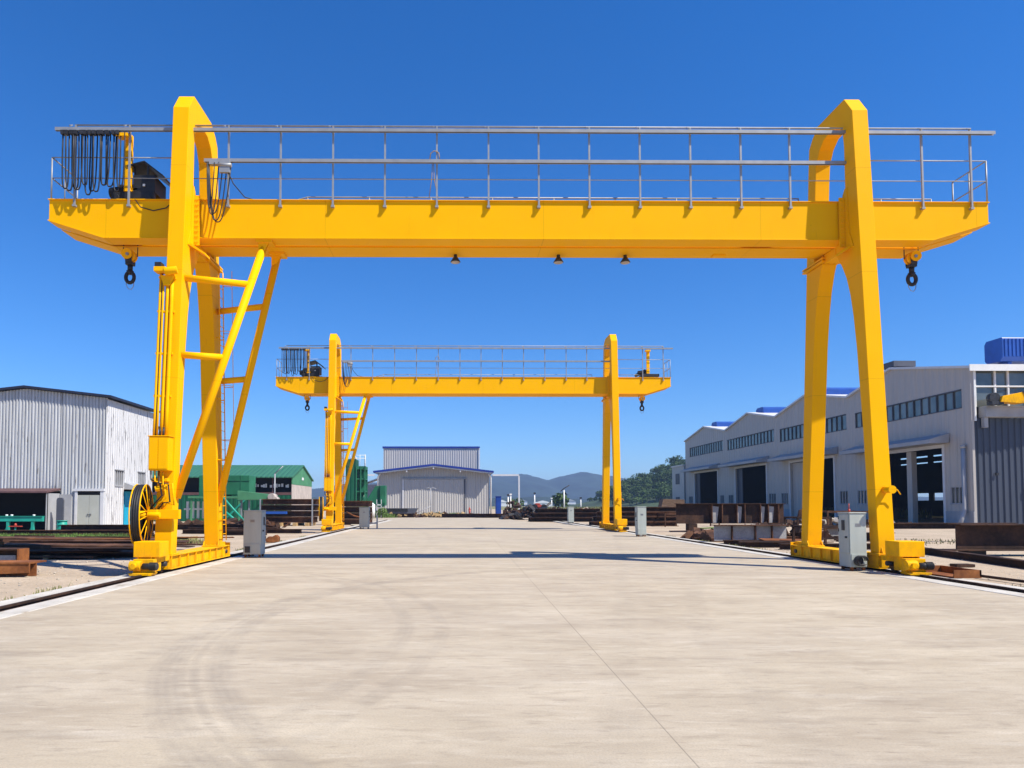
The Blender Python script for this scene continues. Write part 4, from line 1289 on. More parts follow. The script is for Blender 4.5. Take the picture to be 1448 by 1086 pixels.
# ------------------------------------------------------------------ right warehouse
WX = 41.0
t = thing('warehouse', (58, 90, 0), 'long grey multi gabled warehouse with tall dark doorways right of the yard', 'warehouse')
ys = [55.3, 72.6, 88.9, 105.4, 124.0]
pk = [65.2, 81.2, 97.3, 114.4]
EZ_, PZ = 12.75, 14.3
def wh_top(y):
    for i in range(4):
        if ys[i] <= y <= ys[i + 1]:
            e0_ = EZ_ - (0.25 if i == 0 else 0)
            if y <= pk[i]:
                return e0_ + (PZ - e0_) * (y - ys[i]) / (pk[i] - ys[i])
            return PZ - (PZ - EZ_) * (y - pk[i]) / (ys[i + 1] - pk[i])
    return EZ_
doors = [(58.7, 69.0, 6.45), (75.6, 85.4, 6.75), (92.0, 102.0, 6.9), (109.0, 119.3, 6.95)]
strips = [(56.3, 71.4, 9.45, 11.0), (73.0, 88.0, 9.5, 11.15), (89.6, 104.9, 9.75, 11.35), (106.7, 121.7, 9.9, 11.5)]
small = [(56.4, 57.9), (69.6, 71.3), (73.0, 74.6), (86.1, 87.9), (89.4, 91.4), (103.0, 104.8), (106.5, 108.1), (120.5, 122.4)]
cuts = sorted(set(ys + pk + [v for d in doors for v in d[:2]] + [v for s in strips for v in s[:2]] + [v for s in small for v in s]))
mb = MB()
for y0, y1 in zip(cuts[:-1], cuts[1:]):
    ym = (y0 + y1) / 2
    holes = []
    for d in doors:
        if d[0] < ym < d[1]: holes.append((-0.1, d[2]))
    for s in small:
        if s[0] < ym < s[1]: holes.append((1.75, 3.15))
    for s in strips:
        if s[0] < ym < s[1]: holes.append((s[2], s[3]))
    holes.sort()
    z = -0.1
    for h in holes:
        if h[0] > z + 0.01:
            mb.box(WX, y0, z, WX + 0.2, y1, h[0])
        z = h[1]
    a_, b_ = wh_top(y0 + 1e-6), wh_top(y1 - 1e-6)
    mb.prism([(y0, z), (y1, z), (y1, b_), (y0, a_)], 'x', WX, WX + 0.2)
mb.build('facade', 'wh_wall', t)
for y0, y1 in ((55.3, 58.5), (69.2, 75.4), (85.6, 91.8), (102.2, 108.8), (119.5, 124)):
    MB().box(WX - 0.06, y0, -0.1, WX - 0.003, y1, 1.15).build('plinth', 'plinth', t)
for s in strips:
    mb = MB()
    y0, y1, z0, z1 = s
    n = 15
    for k in range(n + 1):
        y = y0 + (y1 - y0 - 0.08) * k / n
        mb.box(WX + 0.02, y, z0 + 0.08, WX + 0.10, y + 0.08, z1 - 0.08)
    mb.box(WX - 0.03, y0, z0, WX + 0.10, y1, z0 + 0.078)
    mb.box(WX - 0.03, y0, z1 - 0.078, WX + 0.10, y1, z1)
    w_ = mb.build('window_strip', 'slate', t)
    MB().box(WX + 0.12, y0, z0, WX + 0.14, y1, z1).build('panes', 'glass', w_)
for y0, y1 in small:
    mb = MB()
    for k in range(4):
        y = y0 + (y1 - y0 - 0.07) * k / 3
        mb.box(WX + 0.02, y, 1.82, WX + 0.10, y + 0.07, 3.08)
    mb.box(WX - 0.05, y0 - 0.05, 1.70, WX + 0.10, y1 + 0.05, 1.818)
    mb.box(WX + 0.02, y0, 3.082, WX + 0.10, y1, 3.148)
    w_ = mb.build('window', 'plinth', t)
    MB().box(WX + 0.12, y0, 1.75, WX + 0.14, y1, 3.15).build('pane', 'glass', w_)
for i, d in enumerate(doors):
    y0, y1, z = d
    mb = MB()
    mb.box(WX - 0.08, y0 - 0.25, -0.05, WX + 0.22, y0 - 0.001, z)
    mb.box(WX - 0.08, y1 + 0.001, -0.05, WX + 0.22, y1 + 0.25, z)
    mb.box(WX - 0.08, y0 - 0.25, z + 0.002, WX + 0.22, y1 + 0.25, z + 0.28)
    mb.build('door_frame', 'wh_trim', t)
    mb = MB()
    mb.prism([(WX - 0.09, z + 0.35), (WX - 1.7, z + 0.30), (WX - 1.7, z + 0.62), (WX - 0.003, z + 1.15)], 'y', y0 - 0.9, y1 + 2.4)
    mb.build('canopy', 'canopy', t)
MB().box(WX + 0.25, 80.2, -0.05, WX + 0.35, 85.4, 6.7).build('sliding_door', 'wh_wall', t)
MB().box(WX + 0.25, 100.3, -0.05, WX + 0.35, 102.2, 6.85).build('sliding_door', 'wh_blue', t)
MB().box(WX + 0.25, 117.6, -0.05, WX + 0.35, 119.5, 6.9).build('sliding_door', 'wh_blue', t)
MB().box(WX + 0.3, 63.2, -0.05, WX + 0.75, 63.9, 6.44).build('door_pillar', 'wh_wall', t)
# inside: floor to roof columns, back wall with light slots
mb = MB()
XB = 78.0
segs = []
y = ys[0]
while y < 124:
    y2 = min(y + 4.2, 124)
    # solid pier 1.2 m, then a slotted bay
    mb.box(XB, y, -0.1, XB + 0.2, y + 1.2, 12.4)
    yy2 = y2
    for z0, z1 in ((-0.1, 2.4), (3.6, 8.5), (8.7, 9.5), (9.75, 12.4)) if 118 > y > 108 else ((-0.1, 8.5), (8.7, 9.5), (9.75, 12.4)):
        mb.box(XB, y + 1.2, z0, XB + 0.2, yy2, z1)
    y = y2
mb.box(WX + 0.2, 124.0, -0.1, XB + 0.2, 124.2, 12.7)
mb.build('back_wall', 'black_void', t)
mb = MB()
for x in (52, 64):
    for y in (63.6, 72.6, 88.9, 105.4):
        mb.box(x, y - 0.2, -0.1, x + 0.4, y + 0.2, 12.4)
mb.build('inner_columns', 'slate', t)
# roofs
for i in range(4):
    mb = MB()
    e0_ = EZ_ - (0.25 if i == 0 else 0)
    mb.prism([(ys[i] - (0.3 if i == 0 else 0), e0_ - (0.05 if i == 0 else 0)), (pk[i], PZ), (pk[i], PZ + 0.2), (ys[i] - (0.3 if i == 0 else 0), e0_ + 0.2 - (0.05 if i == 0 else 0))], 'x', WX - 0.25, XB + 0.6)
    mb.prism([(pk[i], PZ), (ys[i + 1], EZ_), (ys[i + 1], EZ_ + 0.2), (pk[i], PZ + 0.2)], 'x', WX - 0.25, XB + 0.6)
    rf = mb.build('roof', 'wh_trim', t)
    mb = MB()
    if i == 0:
        for (x0, y0, y1, z0, z1) in ((50.6, 64.1, 66.3, 14.95, 17.1),):
            pr = [(y0, z0 + 0.35), (y0 + 0.3, z0), (y1 - 0.3, z0), (y1, z0 + 0.3), (y1, z1 - 0.3), (y1 - 0.25, z1), (y0 + 0.05, z1), (y0, z1 - 0.1)]
            mb.prism(pr, 'x', x0, XB)
            x = x0 + 0.2
            while x < XB:
                mb.box(x, y0 - 0.06, z0 + 0.4, x + 0.16, y0 - 0.002, z1 - 0.12)
                x += 0.36
            for x in (51.5, 56, 60, 64, 68, 72, 76):
                mb.box(x, y0 + 0.5, 14.2, x + 0.3, y1 - 0.5, z0)
    else:
        mb.prism([(pk[i] - 1.2, PZ - 0.1), (pk[i] + 1.2, PZ - 0.1), (pk[i] + 1.2, PZ + 0.6), (pk[i] + 0.8, PZ + 0.85), (pk[i] - 0.8, PZ + 0.85), (pk[i] - 1.2, PZ + 0.6)], 'x', WX + 1.6, XB)
    mb.build('ridge_vent', 'blue_roof', rf)
o = MB().box(WX - 0.05, 64.8, PZ + 0.22, WX + 2.0, 66.6, PZ + 0.75).build('vent_cap', 'slate', t)
# south end: slate blue sheet wall, corbel beam, glazing
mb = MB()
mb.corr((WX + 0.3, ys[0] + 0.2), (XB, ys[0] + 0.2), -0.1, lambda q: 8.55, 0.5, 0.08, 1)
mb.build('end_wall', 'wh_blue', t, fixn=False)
mb = MB()
mb.box(WX + 0.75, ys[0] - 0.55, 8.56, XB, ys[0] + 0.25, 9.32)
mb.box(WX + 0.75, ys[0] - 0.6, 9.322, XB, ys[0] + 0.25, 9.42)
mb.box(WX + 0.78, ys[0] - 0.3, 7.75, WX + 1.1, ys[0] + 0.05, 8.558)
mb.build('corbel_beam', 'plinth', t, 0.02)
mb = MB()
for x in (WX + 0.35, WX + 1.95, WX + 3.0, WX + 4.6, WX + 6.2, WX + 7.8, WX + 9.4, WX + 11.0):
    mb.box(x, ys[0] + 0.05, 9.43, x + 0.14, ys[0] + 0.19, 12.3)
mb.box(WX + 0.3, ys[0] + 0.03, 11.0, XB, ys[0] + 0.2, 11.12)
mb.box(WX + 0.2, ys[0] - 0.1, 8.3, WX + 0.34, ys[0] + 0.1, 12.3)
gz = mb.build('glazing_frame', 'white_paint', t)
MB().box(WX + 0.3, ys[0] + 0.21, 9.43, XB, ys[0] + 0.23, 12.3).build('glazing', 'glass', gz)
MB().box(WX - 0.28, ys[0] - 0.36, EZ_ - 0.52, XB + 0.6, ys[0] - 0.302, EZ_ + 0.0).build('eaves_gutter', 'white_paint', t)
MB().tube([(WX - 0.25, 56.0, 6.2), (WX - 0.25, 56.0, 1.3), (WX - 0.45, 55.9, 0.9), (WX - 1.0, 55.6, 0.0)], 0.16, 10).cyl((WX - 0.25, 56.0, 6.2), (WX - 0.25, 56.0, 6.45), 0.19, n=12).build('downpipe', 'canopy', t)
MB().box(WX + 4.4, ys[0] - 0.2, 3.0, WX + 4.9, ys[0] + 0.0, 3.4).box(WX + 1.8, ys[0] - 0.05, 4.0, WX + 2.0, ys[0] + 0.1, 4.2).build('switch_box', 'dark_steel', t)
t = thing('annex_block', (41.5, 127, 0), 'small pale two storey annex at the warehouse\'s far end', 'building')
MB().box(40.8, 124.3, -0.1, 60, 131, 8.6).build('wall', 'grey_sheet', t)
for z in (5.4, 1.2):
    MB().box(40.72, 126.8, z, 40.798, 128.8, z + 1.9).build('window', 'slate', t)
MB().box(40.6, 124.25, 8.602, 60.2, 131.2, 8.8).build('roof', 'wh_trim', t)

# overhead travelling crane poking out of the warehouse end
t = thing('overhead_crane', (46, 54.3, 9.42), 'yellow overhead crane girder with black stripes on the warehouse\'s end ledge', 'overhead crane')
mb = MB()
mb.prism([(42.3, 9.62), (43.9, 9.50), (47.0, 10.0), (60, 12.1), (60, 12.9), (47.0, 10.95), (42.45, 10.08)], 'y', 53.9, 54.6)
mb.build('girder', 'yellow', t, 0.02)
for x in (44.3, 44.75, 45.15):
    MB().prism([(x, 9.75 + (x - 44.3) * 0.16), (x + 0.16, 9.78 + (x - 44.3) * 0.16), (x - 0.16, 10.45 + (x - 44.3) * 0.14), (x - 0.32, 10.42 + (x - 44.3) * 0.14)], 'y', 53.86, 53.898).build('stripe', 'black', t)
MB().cyl((42.0, 54.1, 9.95), (42.0, 54.5, 9.95), 0.42, n=18).box(41.7, 54.0, 9.43, 42.6, 54.6, 9.7).build('drive_unit', 'dark_steel', t)
mb = MB()
mb.cyl((44.5, 53.95, 10.9), (52, 53.95, 12.5), 0.04, n=6)
for x in (44.6, 46, 47.5, 49):
    mb.cyl((x, 53.95, 10.35 + (x - 44.6) * 0.17), (x, 53.95, 10.95 + (x - 44.6) * 0.21), 0.03, n=6)
mb.build('handrail', 'white_paint', t)


# ------------------------------------------------------------------ steel stock lying about
rng = random.Random(11)
def beam_thing(name, c, L, h, w, yaw, mat, label, cat='steel beam', group=None, lay=False, t=0.03):
    mb = MB()
    mb.ibeam(c, L, h, w, t, yaw, lay)
    return tag(mb.build(name, mat, loc=c), label, cat, group)

GL = 'rusty beams and plates on the ground left of the near crane'
lab_l = 'dark rusty steel beam in the jumble between old shed and near crane\'s left rail'
# rows running roughly across the view
for i, (xr, y, z, L, h, yaw, mt) in enumerate((
        (-10.6, 23.6, 0.0, 9.0, 0.22, 0.03, 'rust_dark'), (-10.2, 24.6, 0.0, 11, 0.26, -0.02, 'rust_dark'), (-11.0, 24.2, 0.0, 8, 0.16, 0.05, 'rust_mid'),
        (-11.4, 25.8, 0.0, 9, 0.20, 0.07, 'rust_dark'), (-11.6, 26.6, 0.24, 5, 0.16, -0.05, 'rust_mid'), (-10.9, 27.4, 0.0, 10, 0.30, 0.02, 'rust_dark'),
        (-12.2, 28.8, 0.0, 8, 0.22, -0.06, 'rust_dark'), (-12.2, 28.2, 0.26, 4.5, 0.14, 0.06, 'rust_orange'), (-13.0, 30.5, 0.0, 11, 0.3, 0.03, 'rust_mid'),
        (-15.2, 36.5, 0.0, 16, 0.22, 0.02, 'rust_dark'), (-15.8, 37.8, 0.0, 14, 0.26, -0.02, 'rust_dark'), (-16.2, 37.2, 0.22, 11, 0.20, 0.04, 'rust_mid'),
        (-16.6, 39.5, 0.0, 15, 0.32, 0.0, 'rust_dark'), (-15.7, 38.6, 0.30, 5.5, 0.36, 0.02, 'rust_dark'), (-15.1, 35.0, 0.0, 10, 0.25, 0.06, 'rust_dark'))):
    beam_thing('steel_joist', (xr - L / 2, y, z - 0.06), L, h, 0.26, yaw, mt, lab_l, group=GL)
# flat plates
for i, (x, y, z, L, w_, yaw) in enumerate(((-12.6, 23.2, 0.20, 4.4, 0.5, 0.10), (-14.6, 24.9, 0.22, 5.2, 0.55, -0.06), (-12.3, 27.2, 0.32, 4.2, 0.6, 0.12), (-17.0, 30.9, 0.1, 7, 0.9, -0.03), (-13.6, 31.0, 0.28, 4, 0.5, 0.14), (-15.4, 26.2, 0.18, 5, 0.5, 0.09), (-14.2, 22.9, 0.1, 5.5, 0.7, 0.05), (-13.4, 25.2, 0.30, 5.0, 0.6, 0.03), (-15.5, 29.6, 0.32, 7, 0.6, -0.02), (-17.5, 33.2, 0.0, 8, 1.1, 0.04), (-12.9, 32.5, 0.0, 4.5, 0.8, 0.1))):
    o = MB().rbox((x, y, z - 0.07), L, w_, 0.05, yaw, 0.01, 0.06).build('steel_plate', 'rust_mid', loc=(x, y, z - 0.07))
    tag(o, 'flat brown rusty plate among the dark beams left of the near crane', 'steel plate', 'rusty plates left of the near crane')
for k in range(20):
    x, y = rng.uniform(-19, -10.4), rng.uniform(22.6, 31)
    L = rng.uniform(1.6, 4.5)
    if x + L / 2 > -9.6: x = -9.6 - L / 2
    c = (x, y, rng.choice((0.0, 0.18, 0.27)) - 0.03)
    mb = MB()
    if k % 3 == 0:
        mb.rbox(c, L, 0.22, 0.025, yaw := rng.uniform(-0.3, 0.3), rng.uniform(-0.02, 0.03), rng.uniform(-0.1, 0.1)).rbox(c, L, 0.025, 0.2, yaw, 0.0, 0)
        tag(mb.build('angle_iron', ('rust_mid', 'rust_orange')[k % 2], loc=c), 'thin rusty angle iron thrown across the dark beams left of the near crane', 'angle iron', 'angle irons left of the near crane')
    else:
        mb.rbox(c, L, rng.uniform(0.3, 0.8), 0.03, rng.uniform(-0.3, 0.3), rng.uniform(-0.02, 0.03), rng.uniform(-0.12, 0.06))
        tag(mb.build('steel_plate', ('rust_mid', 'rust_orange', 'rust_dark', 'rust_mid')[k % 4], loc=c), 'flat brown rusty plate among the dark beams left of the near crane', 'steel plate', 'rusty plates left of the near crane')
for k in range(14):
    x, y = rng.uniform(12.6, 18), rng.uniform(27, 42)
    c = (x + 0.12 * (y - 30), y, rng.choice((0.0, 0.2)) - 0.05)
    mb = MB().rbox(c, rng.uniform(1.2, 3.2), rng.uniform(0.2, 0.7), 0.04, rng.uniform(-0.4, 0.4), rng.uniform(-0.05, 0.05), rng.uniform(-0.2, 0.2))
    tag(mb.build('steel_plate', ('rust_mid', 'rust_dark', 'rust_orange')[k % 3], loc=c), 'loose rusty plate lying about between the girders right of the right rail', 'steel plate', 'loose plates right of the right rail')
for k, (x, y) in enumerate(((-13, 23.3), (-16, 23.2), (-12.4, 25.2), (-15.6, 25.1), (-13.2, 36.0), (-18, 36.1))):
    c = (x, y, -0.07)
    tag(MB().rbox(c, 0.16, 1.3, 0.13, rng.uniform(-0.2, 0.2)).build('timber_packer', 'timber', loc=c), 'short timber packer between the rusty beams left of the near crane', 'timber', 'packers left of the near crane')
# near left: box section and orange channel
t = thing('box_girder', (-14, 21, 0), 'dark rusty girder end with a grey web at the left edge of the photo', 'steel girder')
MB().ibeam((-14.70, 19.9, -0.04), 5.4, 0.50, 0.5, 0.04, 0.0).build('girder', 'rust_dark', t)
MB().box(-17.5, 19.80, 0.01, -12.12, 19.875, 0.27).build('web_plate', 'mill_grey', t)
MB().box(-12.0, 19.66, -0.03, -11.95, 20.14, 0.45).build('end_plate', 'rust_orange', t)
mb = MB()
mb.box(-17, 17.1, 0.25, -10.15, 17.85, 0.29)
mb.box(-17, 17.4, -0.06, -10.15, 17.44, 0.249)
mb.prism([(-11.2, 0.249), (-10.15, 0.249), (-10.15, 0.04), (-12.6, -0.05), (-12.0, 0.2)], 'y', 17.12, 17.16)
tag(mb.build('rusty_channel', 'rust_orange', loc=(-13.5, 17.5, -0.06)), 'orange rusty steel channel on the gravel at the left edge of the photo', 'steel channel')

# stacks behind the left rail by the green machinery
GS = 'rusty beams stacked by the green shed'
for row in range(4):
    for k in range(3):
        c = (-14.0 + 0.15 * row, 59.2 + 0.75 * k, -0.07 + 0.27 + 0.50 * row)
        beam_thing('steel_joist', c, 4.9 - 0.1 * row, 0.46, 0.5, rng.uniform(-0.02, 0.02), 'rust_dark' if (row + k) % 3 else 'rust_mid',
                   'dark rusty steel beam in the high stack beside the far crane\'s left legs', group=GS, t=0.05)
for x, lab in ((-15.9, 'thin grey stake at the left end of the high beam stack'), (-11.6, 'thin grey stake at the right end of the high beam stack')):
    tag(MB().box(x - 0.05, 58.6, -0.07, x + 0.05, 58.7, 2.15).build('stake', 'galv', loc=(x, 58.65, -0.07)), lab, 'stake', 'stakes of the high beam stack')
for i, x in enumerate((-15.5, -14.2, -13.0, -12.0)):
    tag(MB().box(x - 0.14, 58.3, -0.07, x + 0.14, 61.6, 0.19).build('timber_bearer', 'timber', loc=(x, 60, -0.07)), 'pale timber bearer under the high stack of rusty beams', 'timber', 'bearers under the high beam stack')
tag(MB().box(-16.3, 58.0, 0.93, -13.6, 58.4, 1.13).build('blue_joist', 'blue_roof', loc=(-15, 58.2, 0.93)), 'short blue painted beam laid on the high stack\'s left front', 'steel beam')
for row in range(4):
    for k in range(2):
        c = (-9.0, 61.5 + 0.8 * k, -0.07 + 0.53 * row)
        beam_thing('steel_joist', c, 3.9, 0.5, 0.55, rng.uniform(-0.02, 0.02), 'rust_dark' if (row * 2 + k) % 3 else 'rust_mid',
                   'brown rusty steel beam in the stack between the far crane and its left cabinet', group='rusty beams stacked right of the far crane leg', t=0.05)
for i in range(7):
    y = 50 + i * 2.0
    x = -18.2 + rng.uniform(-1.0, 1)
    beam_thing('steel_joist', (x, y, -0.06 + 0.0), rng.uniform(5, 8), 0.35, 0.3, rng.uniform(-0.08, 0.08), ('rust_dark', 'rust_mid', 'rust_dark')[i % 3],
               'dark rusty beam lying low in front of the green machinery', group='low beams before the green machinery')
for i, (x, y) in enumerate(((-12.2, 40.6), (-11.4, 43.5), (-14.3, 42.6), (-13.1, 46.2), (-15.5, 46.0))):
    beam_thing('steel_joist', (x, y, -0.06), rng.uniform(2.5, 4.5), 0.26, 0.26, rng.uniform(-0.12, 0.12), 'rust_dark',
               'short dark beam on the dirt behind the near crane\'s left legs', group='short beams behind the near crane\'s left legs')
tag(MB().prism([(-8.55, -0.06), (-8.0, -0.06), (-7.98, 0.18), (-8.12, 0.30), (-8.3, 0.2), (-8.45, 0.22), (-8.6, 0.08)], 'y', 32.6, 32.95).build('rusty_bracket', 'rust_orange', bevel=0.03, loc=(-8.25, 32.8, -0.06)),
    'small orange brown rusty bracket on the dirt beside the left rail', 'bracket')
tag(MB().tube([(-8.6, 57.5, 1.1), (-8.0, 57.3, 0.8), (-7.2, 57.2, 0.6), (-6.9, 57.2, 0.5)], 0.06, 6).cyl((-7.2, 57.2, 0.35), (-6.7, 57.2, 0.5), 0.22, n=10).build('crooked_pipe', 'rust_orange', loc=(-7.6, 57.3, 0.0)),
    'crooked rusty pipe with a lump on its end, left of the far left cabinet', 'pipe')

# right of the yard
t = thing('stiffened_girder', (17.8, 45, 0), 'long dark brown plate girder with upright stiffeners in front of the warehouse', 'steel girder')
g = MB().ibeam((17.75, 45.2, 0.48), 6.9, 1.28, 0.6, 0.04).build('girder', 'rust_dark', t)
for x in (16.5, 17.15, 18.1, 18.6, 19.6, 20.1, 20.75):
    MB().box(x, 44.92, 0.53, x + 0.05, 45.17, 1.71).build('stiffener', 'rust_mid', t)
for x, w_ in ((16.56, 0.45), (18.2, 0.3), (19.66, 0.3), (20.2, 0.35)):
    MB().prism([(x, 0.53), (x + w_ * 0.7, 0.53), (x + w_, 1.55), (x, 1.6)], 'y', 45.11, 45.165).build('bare_panel', 'mill_grey', t)
for x in (15.0, 20.3):
    tag(MB().box(x, 44.9, -0.07, x + 0.55, 45.5, 0.47).build('support_block', 'rust_dark', loc=(x + 0.27, 45.2, -0.07)),
        'dark block under the %s end of the stiffened plate girder' % ('left' if x < 17 else 'right'), 'support block', 'blocks under the stiffened girder')
t = thing('grey_girder', (13.4, 31.5, 0), 'weathered grey girder with rust seams lying beside the right rail', 'steel girder')
MB().box(11.75, 31.75, 0.06, 15.0, 31.8, 0.74).build('web', 'mill_grey', t)
for z in (0.02, 0.742):
    MB().box(11.7, 31.5, z, 15.05, 32.05, z + 0.036).build('flange', 'rust_mid', t)
for x in (12.5, 13.55, 14.3):
    MB().box(x, 31.6, 0.06, x + 0.04, 31.748, 0.738).build('stiffener', 'rust_mid', t)
for i, (x, y, L, yaw, mt) in enumerate(((13.4, 30.3, 3.6, 0.02, 'rust_dark'), (13.2, 28.8, 3.0, -0.04, 'rust_dark'), (13.6, 29.5, 3.4, 0.05, 'rust_dark'), (14.6, 27.5, 3.8, 0.02, 'rust_dark'), (15.0, 33.5, 4, 0.1, 'rust_mid'))):
    beam_thing('steel_joist', (x, y, -0.07), L, 0.24, 0.24, yaw, mt, 'low dark beam in front of the weathered grey girder', group='low beams before the grey girder')
# welded frames behind the right rear leg
def frame_thing(x, y, w_, d, h, mat, label, tilt=0):
    t = thing('welded_table', (x, y, 0), label, 'steel frame', 'welded frames behind the right legs')
    mb = MB()
    mb.box(x - w_ / 2, y - d / 2, h - 0.1, x + w_ / 2, y - d / 2 + 0.1, h)
    mb.box(x - w_ / 2, y + d / 2 - 0.1, h - 0.1, x + w_ / 2, y + d / 2, h)
    mb.box(x - w_ / 2, y - d / 2 + 0.101, h - 0.09, x - w_ / 2 + 0.1, y + d / 2 - 0.101, h - 0.01)
    mb.box(x + w_ / 2 - 0.1, y - d / 2 + 0.101, h - 0.09, x + w_ / 2, y + d / 2 - 0.101, h - 0.01)
    mb.box(x - w_ / 2, y - d / 2 + 0.01, h * 0.35, x + w_ / 2, y - d / 2 + 0.07, h * 0.35 + 0.07)
    mb.build('top_frame', mat, t)
    for sx in (-1, 1):
        for sy in (-1, 1):
            MB().box(x + sx * (w_ / 2 - 0.05) - 0.045, y + sy * (d / 2 - 0.05) - 0.045, -0.07, x + sx * (w_ / 2 - 0.05) + 0.045, y + sy * (d / 2 - 0.05) + 0.045, h - 0.101).build('leg', mat, t)
    return t
frame_thing(15.4, 29.0, 2.2, 1.6, 0.82, 'rust_dark', 'dark low welded frame directly left of the near right cabinet')
frame_thing(16.5, 30.6, 1.5, 1.4, 0.75, 'rust_mid', 'brown welded frame with a grey sheet behind the near right cabinet')
frame_thing(20.9, 38.0, 2.4, 1.8, 1.35, 'rust_mid', 'taller brown welded frame behind the near crane\'s right rear leg')
frame_thing(18.6, 37.0, 1.8, 1.5, 1.05, 'rust_dark', 'middling dark welded frame left of the near crane\'s right rear leg')
tag(MB().prism([(16.1, 0.35), (17.0, 0.35), (17.1, 0.68), (15.9, 0.68)], 'y', 30.0, 30.03).build('grey_sheet', 'mill_grey', loc=(16.5, 30, 0.35)), 'trapezoid grey steel sheet leaning on a welded frame by the near right cabinet', 'steel sheet')
tag(MB().prism([(17.9, 0.96), (18.7, 0.96), (18.6, 1.35), (18.3, 1.5), (18.0, 1.4)], 'y', 36.6, 36.7).build('rounded_plate', 'rust_mid', loc=(18.3, 36.6, 0.96)), 'small round topped brown plate standing on a dark welded frame', 'steel plate')
# right foreground steel
t = thing('dark_girder', (19.5, 24, 0), 'deep dark brown girder lying at the right edge of the photo', 'steel girder')
MB().box(17.15, 24.0, 0.16, 24.5, 24.06, 0.98).build('web', 'rust_dark', t)
for z in (0.12, 0.982):
    MB().box(17.1 if z > 0.5 else 16.7, 23.72, z, 24.6, 24.35, z + 0.038).build('flange', 'rust_dark', t)
tag(MB().box(17.4, 23.8, -0.07, 18.0, 24.3, 0.118).build('support_block', 'black_void', loc=(17.7, 24, -0.07)), 'dark block under the girder at the right edge of the photo', 'support block')
beam_thing('steel_joist', (16.3, 22.6, -0.07), 9.0, 0.22, 0.24, rad(79), 'rust_dark', 'long dark beam on the dirt between the right truck and the right edge girder')
beam_thing('steel_joist', (19.8, 33.8, -0.07), 2.6, 0.42, 0.36, 0.0, 'rust_dark', 'short dark I beam lying just right of the near crane\'s front right leg')
beam_thing('steel_joist', (23.2, 33.0, 0.55), 6.5, 0.28, 0.3, 0.03, 'rust_dark', 'dark beam lying behind the deep girder at the right edge')
tag(MB().tube([(12.4, 17.4, 0.0), (12.5, 14, 0.0), (12.4, 10, 0.0), (12.6, 4, 0)], 0.035, 6).build('thin_rod', 'rust_dark', loc=(12.4, 12, 0)), 'thin dark steel rod on the dirt alongside the right rail', 'rod')
mb = MB()
mb.box(11.28, 15.9, 0.02, 11.9, 17.2, 0.05)
mb.box(11.86, 15.9, 0.051, 11.9, 17.2, 0.20)
mb.box(11.28, 15.9, 0.051, 11.9, 15.93, 0.20)
mb.box(11.28, 17.17, 0.051, 11.859, 17.2, 0.20)
tag(mb.build('rusty_tray', 'rust_orange', loc=(11.6, 16.5, 0.02)), 'orange rusty steel channel beside the wheel of the near right truck', 'steel channel')
tag(MB().box(14.0, 19.6, -0.06, 14.5, 19.9, 0.02).build('scrap_piece', 'rust_dark', loc=(14.2, 19.7, -0.06)), 'small dark scrap piece on the dirt right of the near right truck', 'scrap')

# stacks on the far right side of the yard
GP = 'brown plates stacked behind the far crane'
for row in range(4):
    for k in range(2):
        beam_thing('steel_joist', (14.9 + 0.2 * row, 58 + 1.2 * k, -0.07 + 0.40 * row), 7.0 - 0.3 * row, 0.38, 0.9, rng.uniform(-0.02, 0.02), 'rust_dark' if row % 2 else 'rust_mid',
                   'brown rusty beam in the stack behind the far crane\'s right legs', group=GP, t=0.05)
for row in range(3):
    for k in range(2):
        beam_thing('steel_joist', (11.2 + 0.4 * row, 73 + 1.3 * k, -0.07 + 0.46 * row), 6.5, 0.44, 1.0, rng.uniform(-0.03, 0.03), 'rust_dark',
                   'dark beam in the stack between the small shaded cabinet and the far crane\'s right legs', group='dark beams behind the shaded cabinet', t=0.05)
for k in range(3):
    beam_thing('steel_joist', (4.0 + 4.6 * k, 97 - 1.2 * k, -0.07), 11, 0.55, 0.6, 0.01 * (k - 1), 'rust_dark', 'long dark beam along the far end of the yard below the hills', group='long beams at the yard\'s far end')
for k in range(2):
    beam_thing('steel_joist', (-7.0 - 2.5 * k, 98, -0.07), 3.4, 0.55, 0.6, 0.02, 'rust_dark', 'dark beam at the yard\'s far end left of the grey hall', group='dark beams left of the grey hall')
tag(MB().prism([(20.3, -0.07), (23.0, -0.07), (23.0, 2.2), (20.9, 2.25)], 'y', 70, 71.2).build('brown_crate', 'wood_brown', loc=(21.6, 70.6, -0.07)), 'large brown board crate behind the left end of the stiffened girder', 'crate')
t = frame_thing(19.0, 57, 4.4, 2.0, 1.0, 'rust_mid', 'long brown welded table frame left of the stiffened girder')
tag(MB().tube([(17.3, 50.2, -0.02), (16.9, 50.2, 0.10), (17.0, 50.2, 0.2), (17.3, 50.2, 0.16), (17.2, 50.2, 0.0), (18.0, 50.2, 0.02), (19.2, 50.1, 0.1)], 0.05, 6).build('green_hose', 'grass', loc=(17.3, 50.2, 0)), 'bright green hose coiled on the ground in front of the welded table frame', 'hose')

